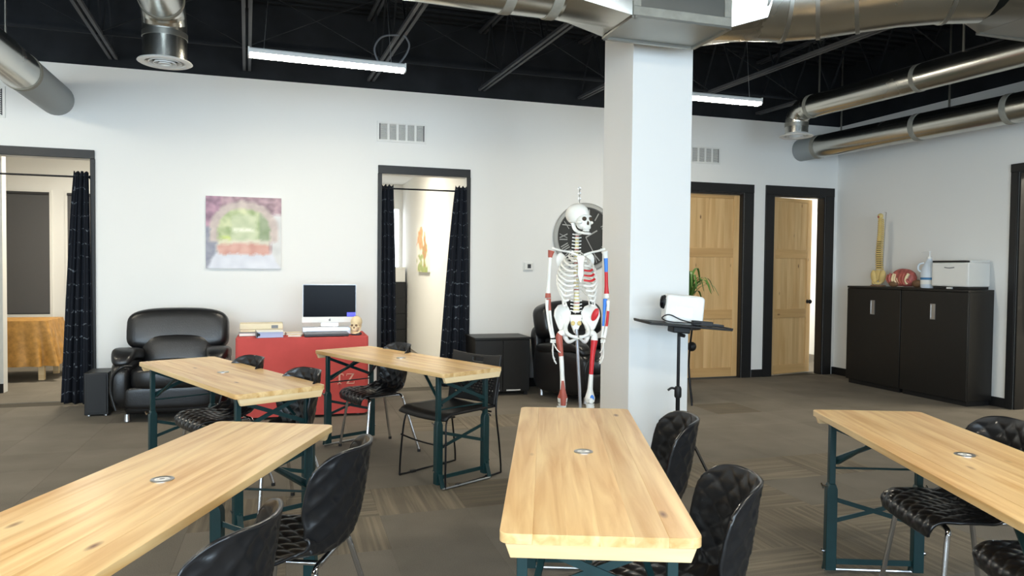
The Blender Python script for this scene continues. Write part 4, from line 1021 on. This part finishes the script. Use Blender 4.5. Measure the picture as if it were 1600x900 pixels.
# ================================================================== SKELETON
SK = ['bone', 'muscle_brown', 'muscle_red', 'muscle_blue']
sk = thing('anatomical_skeleton', 'life-size model skeleton with red and blue muscle markings standing left of the column', 'skeleton', (1.825, 4.42, 0), math.radians(-12))
def bonetube(name, path, rad, mi=0, parent=sk, n=10, sub=4):
    P = crom(path, sub); m = len(P)
    rr_ = []; seg = len(path)-1
    for i in range(m):
        f_ = i/(m-1)*seg; k = min(int(f_), seg-1); q = f_-k; rr_.append(rad[k]+(rad[k+1]-rad[k])*q)
    mm = [mi[min(int(i/(m-1)*seg), seg-1)] if isinstance(mi, (list, tuple)) else mi for i in range(m)]
    return MB().tube([tuple(p) for p in P], rr_, n, mi=mm).build(name, SK, parent, smooth=70)
hd = bpy.data.objects.new('skull', None); COL.objects.link(hd); hd.parent = sk; hd.location = (.005, -.015, 1.622); hd.rotation_euler = (0, 0, math.radians(30))
skull(hd, 'bone', 'disc_dark', 'paper', 1.0)
ch_ = MB()
for k in range(6): ch_.tube(arc((.005, 0, 1.842+k*.017), .009, 0, 360, 10, 'xz' if k % 2 else 'yz')[:-1], .0022, 6, closed=True)
ch_.build('hanging_chain', 'steel', sk)
# spine
for k in range(24):
    z = 1.625-(1.625-1.115)*k/23; y = .045+.018*math.sin((k-3)/23*2*PI); r = .014+.009*k/23
    mb = MB(); h = .0088 if k < 17 else .0105
    mb.lathe([(r*.8, -h*.8), (r, -h*.55), (r*.88, 0), (r, h*.55), (r*.8, h*.8)], 14, (0, y, z)); mb.bar((0, y+r*.6, z), (0, y+r+.022, z-.014), .006, .010)
    for s in (-1, 1): mb.bar((s*r*.6, y+.012, z), (s*(r+.016), y+.016, z+.004), .007, .007)
    v_ = mb.build('vertebra', 'bone', sk, smooth=50)
    if k < 23: MB().lathe([(r*.86, -h*.3), (r*.86, h*.3)], 12, (0, y, z-.0111)).build('spinal_disc', 'cartilage' if k % 4 else 'muscle_brown', v_)
# ribs
WT_ = [.055, .085, .104, .117, .125, .130, .132, .130, .124, .114, .10, .08]
for k in range(12):
    z = 1.512-k*.0235; w_ = WT_[k]; drop = .035+.010*k
    for s in (-1, 1):
        fe = .026 if k < 6 else .03+.013*(k-5)
        pts = [(s*.016, .06, z), (s*w_*.62, .088, z-.004), (s*w_, .03, z-.022-.2*drop), (s*w_*.93, -.035, z-.03-.55*drop)]
        if k < 10: pts += [(s*(fe+w_)*.52, -.082+.004*k*.5, z-.03-.9*drop), (s*fe, -.092+.003*k, z-.03-.85*drop)]
        red = (s == 1 and k in (2, 3, 4))
        P = crom(pts, 5); m_ = [0]*len(P)
        if red: m_ = [0]*(len(P)-9)+[2]*9
        MB().tube([tuple(p) for p in P], [(.0042, .0078)]*len(P), 8, flat=(0, 0, 1), mi=m_).build('rib', SK, sk, smooth=70)
MB().prism([(-.020, 1.485), (.020, 1.485), (.026, 1.47), (.017, 1.43), (.019, 1.36), (.009, 1.325), (0, 1.305), (-.009, 1.325), (-.019, 1.36), (-.017, 1.43), (-.026, 1.47)], -.108, -.094, 'xz').build('sternum', 'bone', sk, bevel=.003)
for s in (-1, 1):
    bonetube('clavicle', [(s*.022, -.098, 1.487), (s*.07, -.10, 1.505), (s*.12, -.06, 1.515), (s*.172, -.02, 1.53)], [.009, .007, .007, .009])
    MB().ell((s*.088, .10, 1.44), (.040, .007, .066), 16, 10, M=Matrix.Rotation(s*math.radians(18), 3, 'Y') @ Matrix.Rotation(s*math.radians(-12), 3, 'Z')).build('scapula', 'bone', sk, smooth=80)
    # arm: brown marks on one side, blue and red on the other
    um = [1, 0, 0, 0, 1] if s < 0 else [0, 3, 2, 2, 0]
    bonetube('humerus', [(s*.178, -.005, 1.515), (s*.186, -.005, 1.47), (s*.190, -.005, 1.38), (s*.194, 0, 1.29), (s*.196, 0, 1.235), (s*.196, -.002, 1.205)], [.024, .014, .0115, .0125, .018, .021], um)
    fm = [1, 0, 0] if s < 0 else [3, 3, 0]
    bonetube('ulna', [(s*.190, .010, 1.20), (s*.183, .004, 1.12), (s*.172, -.02, 1.02), (s*.160, -.04, .945)], [.016, .010, .008, .009], fm)
    bonetube('radius', [(s*.205, -.008, 1.19), (s*.203, -.02, 1.12), (s*.190, -.04, 1.02), (s*.172, -.05, .945)], [.013, .009, .009, .012], [0, 2, 0] if s > 0 else 0)
    h = MB(); wx, wy, wz = s*.166, -.046, .935
    for i in range(8): h.ell((wx+(-.012+.008*(i % 4))*s*1, wy-.004+.006*(i % 2), wz-.006-.012*(i//4)), (.0065, .0075, .0065), 8, 6)
    FL = [(.028, .060, .052, .5), (.016, .064, .076, .2), (.005, .062, .082, .0), (-.006, .058, .076, -.2), (-.017, .052, .062, -.4)]
    for i, (dy, mc, fg, sp) in enumerate(FL):
        b0 = Vector((wx, wy-dy*.55, wz-.022)); 
        if i == 0: d = Vector((-s*.25, -.75, -.65)).normalized()
        else: d = Vector((s*.03, -sp*.25, -1)).normalized()
        b1 = b0+d*mc*(.7 if i == 0 else 1); c1 = b1+(d+Vector((-s*.15, -.02, 0))).normalized()*fg*.45; c2 = c1+(d+Vector((-s*.4, -.05, 0))).normalized()*fg*.3; c3 = c2+(d+Vector((-s*.7, -.05, 0))).normalized()*fg*.25
        for a, b in ((b0, b1), (b1, c1), (c1, c2), (c2, c3)): h.tube([tuple(a), tuple(a.lerp(b, .15)), tuple(a.lerp(b, .85)), tuple(b)], [.0055, .0038, .0034, .0048], 8)
    h.build('hand', 'bone', sk, smooth=70)
    # pelvis half
    col2 = 'bone'
    def wing(q, s=s): return Vector((q.x, q.y+.9*(q.x*s)**2*0-.25*abs(q.z)*0, q.z))
    Mw = Matrix.Rotation(s*math.radians(-28), 3, 'Z') @ Matrix.Rotation(s*math.radians(24), 3, 'Y')
    OUT = [(.034, 1.105), (.055, 1.145), (.090, 1.163), (.125, 1.155), (.148, 1.125), (.152, 1.085), (.138, 1.045), (.122, 1.005), (.100, .972), (.076, .968), (.062, 1.0), (.046, 1.05)]
    wy = lambda x, z: .052-.60*(x-.034)+3.2*(x-.034)**2*.5
    wv = []; wf = []; n_ = len(OUT); cxw, czw = .098, 1.075
    for r_ in (0.0, .35, .7, .92, 1.0):
        for (x_, z_) in OUT:
            xx, zz = cxw+(x_-cxw)*r_, czw+(z_-czw)*r_; wv.append((s*xx, wy(xx, zz)+.018*(1-r_**2)-(.004 if r_ > .9 else 0), zz))
    for q_ in range(4):
        for i_ in range(n_): wf.append((q_*n_+i_, q_*n_+(i_+1) % n_, (q_+1)*n_+(i_+1) % n_, (q_+1)*n_+i_))
    wm = MB(); wm.add(wv, wf); pv = wm.build('iliac_wing', 'bone', sk, smooth=80); q_ = pv.modifiers.new('solid', 'SOLIDIFY'); q_.thickness = .011; q_.offset = 0
    if s > 0: MB().ell((s*.122, .008, 1.095), (.022, .012, .046), 16, 10, M=Mw).build('muscle_patch', 'muscle_red', pv, smooth=80)
    bonetube('pelvic_ring', [(s*.05, .055, 1.06), (s*.075, .015, 1.01), (s*.072, -.025, .975), (s*.04, -.05, .955), (s*.006, -.058, .950)], [.016, .015, .014, .011, .013])
    bonetube('ischium', [(s*.078, .005, .985), (s*.075, .02, .945), (s*.055, .0, .915), (s*.025, -.035, .93), (s*.008, -.055, .945)], [.02, .017, .014, .009, .009])
    bonetube('femur', [(s*.088, 0, .975), (s*.115, 0, .965), (s*.118, .002, .925), (s*.105, -.008, .82), (s*.097, -.012, .70), (s*.092, -.01, .60), (s*.092, -.008, .545), (s*.092, -.006, .515)], [.024, .019, .024, .0155, .0145, .018, .034, .030], [0, 1, 1, 0, 0, 1, 0] if s < 0 else [0, 0, 2, 2, 0, 0, 0])
    if s > 0: MB().ell((s*.100, -.038, .545), (.014, .010, .022), 12, 8).build('muscle_patch', 'muscle_blue', sk, smooth=80)
    else: MB().tube([(s*.096, -.030, .66), (s*.094, -.036, .60), (s*.092, -.042, .55), (s*.092, -.040, .50)], [.008, .016, .020, .018], 10).build('muscle_patch', 'muscle_brown', sk, smooth=80)
    MB().ell((s*.092, -.046, .528), (.017, .009, .02), 12, 8).build('kneecap', 'bone' if s > 0 else 'muscle_brown', sk, smooth=80)
    bonetube('tibia', [(s*.092, -.006, .505), (s*.090, -.008, .46), (s*.085, -.004, .30), (s*.082, .005, .16), (s*.082, .008, .115)], [.032, .022, .014, .013, .019], [0, 0, 0, 0])
    bonetube('fibula', [(s*.118, .012, .485), (s*.112, .012, .30), (s*.104, .014, .11)], [.009, .006, .010])
    ft = MB(); ft.ell((s*.085, .03, .085), (.024, .04, .026), 14, 8)
    for i in range(5): ft.tube([tuple(p) for p in crom([(s*(.075+.006*i), 0, .085), (s*(.068+.012*i), -.07, .065), (s*(.064+.014*i), -.13+.006*i, .05), (s*(.064+.015*i), -.165+.012*i, .045)], 4)], .007, 8)
    ft.build('foot', 'bone', sk, smooth=70)
MB().prism([(-.045, 1.09), (.045, 1.09), (.03, 1.02), (.008, .965), (-.008, .965), (-.03, 1.02)], .045, .075, 'xz').build('sacrum', 'bone', sk, bevel=.006)
for s in (-1, 1): MB().ell((s*.022, .030, 1.035), (.014, .008, .016), 12, 8).build('nerve_mark', 'bone_yellow', sk, smooth=80)

st = thing('skeleton_stand', 'grey rolling stand pole rising between the skeleton legs', 'stand', (1.90, 4.47, 0))
MB().tube([(0, 0, .06), (-.035, -.01, .60), (-.066, -.02, .995)],   .0105, 12).build('pole', 'silver', st, smooth=60)
MB().lathe([(.045, .05), (.045, .075), (.02, .10)], 20).build('hub', 'grey', st, smooth=40)
for k in range(5):
    a = 2*PI*k/5+.2; l_ = MB().bar((0, 0, .06), (.24*math.cos(a), .24*math.sin(a), .05), .03, .018).build('base_arm', 'white', st, bevel=.003)
    MB().lathe([(.02, -.009), (.022, 0), (.02, .009)], 16, (.235*math.cos(a), .235*math.sin(a), .022), M=Matrix.Rotation(PI/2, 4, 'X')).build('caster', 'plastic_mat', l_)

# ================================================================== PROJECTOR ON ITS STAND
PZ = 1.03
st = thing('projector_stand', 'black tripod stand with flat tray in front of the white column', 'stand', (2.50, 4.27, 0), math.radians(-10))
tilt = math.radians(4.5)
tray = MB().box((.02, 0, PZ), (.56, .36, .014), (0, tilt, 0)).build('tray', 'plastic_mat', st, bevel=.004)
for s in (-1, 1): MB().box((.02+s*.275, 0, PZ-s*.0216+.006), (.012, .36, .012), (0, tilt, 0)).build('tray_lip', 'plastic_mat', tray, bevel=.002)
MB().box((0, 0, PZ-.03), (.12, .12, .045), (0, tilt, 0)).build('tray_mount', 'plastic_mat', st, bevel=.008)
MB().tube([(0, 0, .45), (0, 0, PZ-.04)], .011, 14).build('upper_pole', 'rod', st, smooth=60); MB().tube([(0, 0, .10), (0, 0, .57)], .0145, 14).build('lower_pole', 'rod', st, smooth=60)
cl_ = MB().lathe([(.02, .54), (.024, .55), (.024, .60), (.018, .615)], 16).build('clamp', 'plastic_mat', st, smooth=40)
MB().tube([tuple(p) for p in crom([(-.02, 0, .60), (-.045, 0, .605), (-.07, 0, .59)], 4)], [.008]*9, 8).build('clamp_lever', 'plastic_mat', cl_)
kn = MB().tube([(.0, -.02, PZ-.065), (.02, -.05, PZ-.07)], .012, 10).build('tilt_knob', 'plastic_mat', st)
for k in range(3):
    a = math.radians(70+120*k); lg = MB().bar((.012*math.cos(a), .012*math.sin(a), .42), (.27*math.cos(a), .27*math.sin(a), .012), .02, .01).build('leg', 'rod', st)
    MB().bar((.012*math.cos(a), .012*math.sin(a), .14), (.14*math.cos(a), .14*math.sin(a), .215), .012, .006).build('brace', 'rod', st)
    MB().ell((.27*math.cos(a), .27*math.sin(a), .012), (.016, .016, .012), 10, 6).build('rubber_foot', 'plastic_mat', lg)
pj_ = thing('projector', 'small white projector with round black lens on the tray', 'projector', (2.525, 4.285, PZ+.0085), math.radians(-22)); pj_.rotation_euler = (0, tilt, math.radians(-22))
MB().prism(rr(-.125, .125, .0, .19, .025), -.10, .10, 'xz').build('body', 'white', pj_, bevel=.012, seg=3)
fr_ = bx(-.129, -.124, -.075, .075, .03, .165).build('front_panel', 'white', pj_, bevel=.002)
RYm = Matrix.Rotation(-PI/2, 4, 'Y')
MB().lathe([(.042, 0), (.042, .022), (.034, .026), (.032, .012), (0, .006)], 24, (-.128, -.035, .135), M=RYm).build('lens', 'screen', pj_, smooth=40)
MB().lathe([(.046, 0), (.046, .012), (.041, .016)], 24, (-.127, -.035, .135), M=RYm, cap=False).build('lens_ring', 'plastic_mat', pj_, smooth=40)
gr = MB()
for k in range(6): gr.bb(-.06, .05, -.103, -.1005, .05+.011*k, .055+.011*k)
o = gr.build('speaker_grille', 'silver', pj_); o['kind'] = 'stuff'
t = thing('power_adapter', 'black power adapter with looping cable on the projector tray', 'adapter', (2.565, 4.125, PZ+.004), math.radians(-14)); t.rotation_euler = (0, tilt, math.radians(-14))
bx(-.05, .085, -.022, .022, .002, .032).build('brick', 'plastic_mat', t, bevel=.004)
MB().tube([tuple(p) for p in crom([(-.05, 0, .015), (-.13, -.01, .03), (-.20, .02, .055), (-.24, .04, .03), (-.21, .0, .012), (-.12, -.03, .012), (.0, -.032, .02)], 6)], .004, 8).build('cable', 'plastic_mat', t, smooth=60)
t = thing('remote_control', 'small black remote lying at the right end of the tray', 'remote', (2.725, 4.18, PZ-.0085), math.radians(-20)); t.rotation_euler = (0, tilt, math.radians(-20))
bx(-.06, .05, -.018, .018, .0, .016).build('body', 'plastic_mat', t, bevel=.004); bx(-.03, .02, -.01, .01, .0162, .018).build('button_pad', 'grey', t)

# ================================================================== PLANT BEHIND THE COLUMN
t = thing('plant_stand', 'tall black plant stand half hidden behind the column', 'stand', (3.97, 6.62, 0))
MB().lathe([(.14, .78), (.14, .80), (.135, .805)], 28).build('shelf_disc', 'plastic_mat', t, smooth=40)
for k in range(3):
    a = 2*PI*k/3+.5; MB().tube([tuple(p) for p in crom([(.10*math.cos(a), .10*math.sin(a), .78), (.05*math.cos(a), .05*math.sin(a), .4), (.13*math.cos(a), .13*math.sin(a), .0)], 6)], .010, 8).build('leg', 'rod', t, smooth=60)
MB().ell((.04, -.03, .60), (.05, .05, .05), 16, 10).build('finial', 'plastic_mat', t, smooth=80)
t = thing('potted_plant', 'strap-leaved green plant in black pot behind the column', 'plant', (3.97, 6.62, .806))
MB().lathe([(.075, 0), (.105, .16), (.11, .17), (.10, .17), (.095, .15)], 24, cap=True).build('pot', 'plastic_mat', t, smooth=40); MB().lathe([(.094, .15), (0, .155)], 20).build('soil', 'soil', t)
random.seed(3)
for k in range(26):
    a = 2*PI*k/26+random.uniform(-.1, .1); L_ = random.uniform(.2, .34); up = random.uniform(.22, .46); w_ = random.uniform(.007, .011)
    P = crom([(.01*math.cos(a), .01*math.sin(a), .15), (.3*L_*math.cos(a), .3*L_*math.sin(a), .15+up*.8), (.75*L_*math.cos(a), .75*L_*math.sin(a), .15+up), (L_*math.cos(a), L_*math.sin(a), .15+up*.62)], 4)
    n_ = len(P); MB().tube([tuple(p) for p in P], [(w_*(.4+1.4*math.sin(PI*min(.98, (i+.8)/n_))), .0012) for i in range(n_)], 6, flat=(-math.sin(a), math.cos(a), 0)).build('leaf', 'leaf', t, smooth=80)

# ================================================================== ON THE BLACK CABINETS
CZ = 1.222
t = thing('spine_model', 'yellowed model spine with pelvis standing upright on the black cabinet', 'spine model', (6.86, 7.06, CZ))
MB().lathe([(.085, 0), (.085, .012), (.07, .016)], 24).build('base_plate', 'brown', t, smooth=40)
for s in (-1, 1):
    MB().ell((0, s*.062, .115), (.028, .048, .085), 18, 12, M=Matrix.Rotation(s*math.radians(-14), 3, 'X')).build('iliac_wing', 'bone_yellow', t, smooth=80)
    MB().tube([tuple(p) for p in crom([(.0, s*.075, .07), (-.03, s*.05, .035), (-.05, s*.01, .04)], 5)], .016, 8).build('pubic_bone', 'bone_yellow', t, smooth=70)
MB().prism([(-.035, .20), (.035, .20), (.012, .07), (-.012, .07)], -.015, .02, 'yz').build('sacrum', 'bone_yellow', t, bevel=.006)
for k in range(24):
    f_ = k/23; z = .215+f_*.60; y = .012*math.sin(f_*7)-.012*f_; x = .010*math.sin(f_*6+1); r = .040-.012*f_
    mb = MB(); h = .0115; mb.lathe([(r*.85, -h*.8), (r, -h*.5), (r*.85, 0), (r, h*.5), (r*.85, h*.8)], 14, (x, y, z)); mb.bar((x+r*.5, y, z), (x+r+.03, y, z-.012), .008, .012)
    for s in (-1, 1): mb.bar((x+.01, y+s*r*.5, z), (x+.015, y+s*(r+.012), z), .009, .009)
    v_ = mb.build('vertebra', 'bone_yellow', t, smooth=50)
    if k < 23: MB().lathe([(r*.7, -.004), (r*.7, .004)], 10, (x, y, z+.013)).build('spinal_disc', 'disc_dark' if k < 13 else 'bone_yellow', v_)
MB().ell((.0, -.012, .850), (.032, .034, .036), 16, 10).build('occipital_piece', 'bone_yellow', t, smooth=80); MB().ell((-.03, -.012, .842), (.008, .014, .014), 10, 6).build('red_mark', 'muscle_brown', t)
MB().tube([(.06, 0, .012), (.075, 0, .45), (.075, -.02, .86), (.05, -.05, .895), (-.01, -.09, .893)], .004, 8).build('support_rod', 'steel', t)
t = thing('muscle_model', 'domed red and cream muscle model lying beside the spine model', 'anatomical model', (6.87, 6.66, CZ))
def lump(q): return q*(1+.10*noise.noise(q*22))
MB().ell((0, .03, .10), (.09, .17, .115), 36, 20, fn=lambda q: lump(Vector((q.x, q.y, max(q.z, -.085))))).build('muscle_dome', 'flesh', t, smooth=80)
random.seed(11)
for k in range(9):
    a = -.13+.036*k; m_ = random.choice(('muscle_brown', 'bone_cream', 'flesh', 'flesh')); y1 = a+random.uniform(-.03, .05)
    MB().tube([tuple(p) for p in crom([(-.072, a, .03+.02*random.random()), (-.088, (a+y1)/2+.015, .09), (-.07, y1, .135+.04*random.random())], 5)], [random.uniform(.008, .02)]*11, 8).build('muscle_strand', m_, t, smooth=70)
MB().ell((-.005, -.17, .045), (.04, .07, .045), 18, 10).build('bone_end', 'brown', t, smooth=80); MB().ell((-.07, .10, .04), (.035, .07, .04), 18, 10).build('bone_end', 'brown', t, smooth=80)
t = thing('jug', 'milky white plastic jug with blue label and pump on the cabinet', 'jug', (6.86, 6.33, CZ)); t.scale = (1.32, 1.32, 1.1)
MB().lathe([(.0, 0), (.058, 0), (.064, .01), (.064, .16), (.058, .20), (.03, .265), (.018, .29), (.018, .305)], 28).build('body', 'bottle', t, smooth=50)
MB().lathe([(.0655, .085), (.0655, .108)], 28, cap=False).build('label_band', 'blue_label', t, smooth=50); MB().lathe([(.0652, .04), (.0652, .083)], 28, cap=False).build('label_lower', 'paper', t, smooth=50)
MB().tube([tuple(p) for p in crom([(-.03, .03, .255), (-.058, .05, .24), (-.062, .055, .19), (-.045, .04, .165)], 5)], .008, 8).build('handle', 'bottle', t, smooth=60)
pm = MB().lathe([(.021, .298), (.021, .318), (.008, .32), (.006, .365), (.012, .367), (.012, .378)], 16).build('pump', 'white', t, smooth=40); MB().tube([(0, 0, .372), (-.02, .04, .374), (-.025, .06, .364)], .005, 8).build('spout', 'white', pm)
t = thing('printer', 'white desktop printer with black base on the black cabinet', 'printer', (6.91, 5.985, CZ))
bx(-.13, .15, -.215, .215, .0, .028).build('base', 'plastic_mat', t, bevel=.003); bx(-.145, .155, -.225, .225, .028, .285).build('body', 'white', t, bevel=.010)
bx(-.149, -.145, -.205, .20, .04, .255).build('front_door', 'white', t, bevel=.003); bx(-.148, -.10, -.20, .215, .2851, .305).build('control_strip', 'plastic_mat', t, bevel=.003); bx(-.10, .155, -.222, .222, .2851, .312).build('top_cover', 'white', t, bevel=.008)
MB().tube([tuple(p) for p in crom([(-.15, -.06, .232), (-.155, 0, .226), (-.15, .06, .232)], 5)], .005, 8).build('grip', 'grey', t)
bx(-.15, -.13, -.03, .03, .003, .02).build('tray_tab', 'white', t)

# ================================================================== ROOMS BEHIND THE DOORWAYS
gx, gy = -3.32, 10.15
t = thing('wooden_table', 'wooden-legged table under the gold cloth in the left room', 'table', (gx, gy, 0))
bx(-.56, .56, -.33, .33, .64, .70).build('tabletop', 'brown', t)
for sx in (-1, 1):
    for sy in (-1, 1): MB().bb(sx*.50-.03, sx*.50+.03, sy*.28-.03, sy*.28+.03, 0, .64).build('leg', 'pine_end', t)
for sy in (-1, 1): MB().bar((-.48, sy*.28, .12), (.0, sy*.28, .60), .03, .02).build('brace', 'pine_end', t)
t = thing('gold_tablecloth', 'gold brown cloth draped over the table in the left room', 'tablecloth', (gx, gy, 0))
cloth(.575, .345, .712, .18, .10, .045, 22, .05).build('cloth', 'gold', t, smooth=70)
t = thing('drawer_tower', 'dark drawer tower behind the left curtain of the middle doorway', 'drawers', (1.70, 12.85, 0))
bx(-.27, .27, -.22, .22, 0, 1.13).build('body', 'cabinet', t, bevel=.004)
for k in range(4):
    d = bx(-.255, .255, -.232, -.221, .03+.275*k, .295+.275*k).build('drawer', 'plastic_mat', t, bevel=.003); bx(-.05, .05, -.242, -.233, .16+.275*k, .175+.275*k).build('handle', 'steel', d)
t = thing('white_box', 'white box on top of the dark drawer tower', 'box', (1.72, 12.85, 1.132)); bx(-.24, .24, -.18, .18, 0, .22).build('body', 'white', t, bevel=.004); bx(-.245, .245, -.185, .185, .2205, .26).build('lid', 'paper', t, bevel=.004)
t = thing('store_shelf', 'white shelf unit seen through the gap of the ajar pine door', 'shelf', (7.35, 9.7, 0))
for sx in (-1, 1): bx(sx*.42-.012, sx*.42+.012, -.18, .18, 0, 1.3).build('side_panel', 'white', t)
for k in range(5): bx(-.408, .408, -.18, .18, .05+.30*k, .072+.30*k).build('shelf_board', 'white', t)
for k, (m_, lab) in enumerate((('paper', 'white carton on the lowest store shelf'), ('orange', 'orange carton on the second store shelf'), ('paper', 'white carton on the third store shelf'), ('blue_label', 'blue carton on the top store shelf'))):
    b_ = thing('carton', lab, 'carton', (7.20+.03*k, 9.66, .073+.30*k)); bx(-.18, .20, -.13, .13, 0, .18).build('body', m_, b_, bevel=.003); bx(-.182, .202, -.132, .132, .1805, .20).build('lid', 'leaf' if k == 2 else m_, b_)
t = thing('bench', 'orange brown bench in the room beyond the right door frame', 'bench', (8.80, 6.05, 0))
bx(-.25, .25, -.40, .40, .35, .62).build('seat', 'orange', t, bevel=.02)
for sx in (-1, 1):
    for sy in (-1, 1): MB().bb(sx*.2-.02, sx*.2+.02, sy*.34-.02, sy*.34+.02, 0, .35).build('leg', 'black_trim', t)
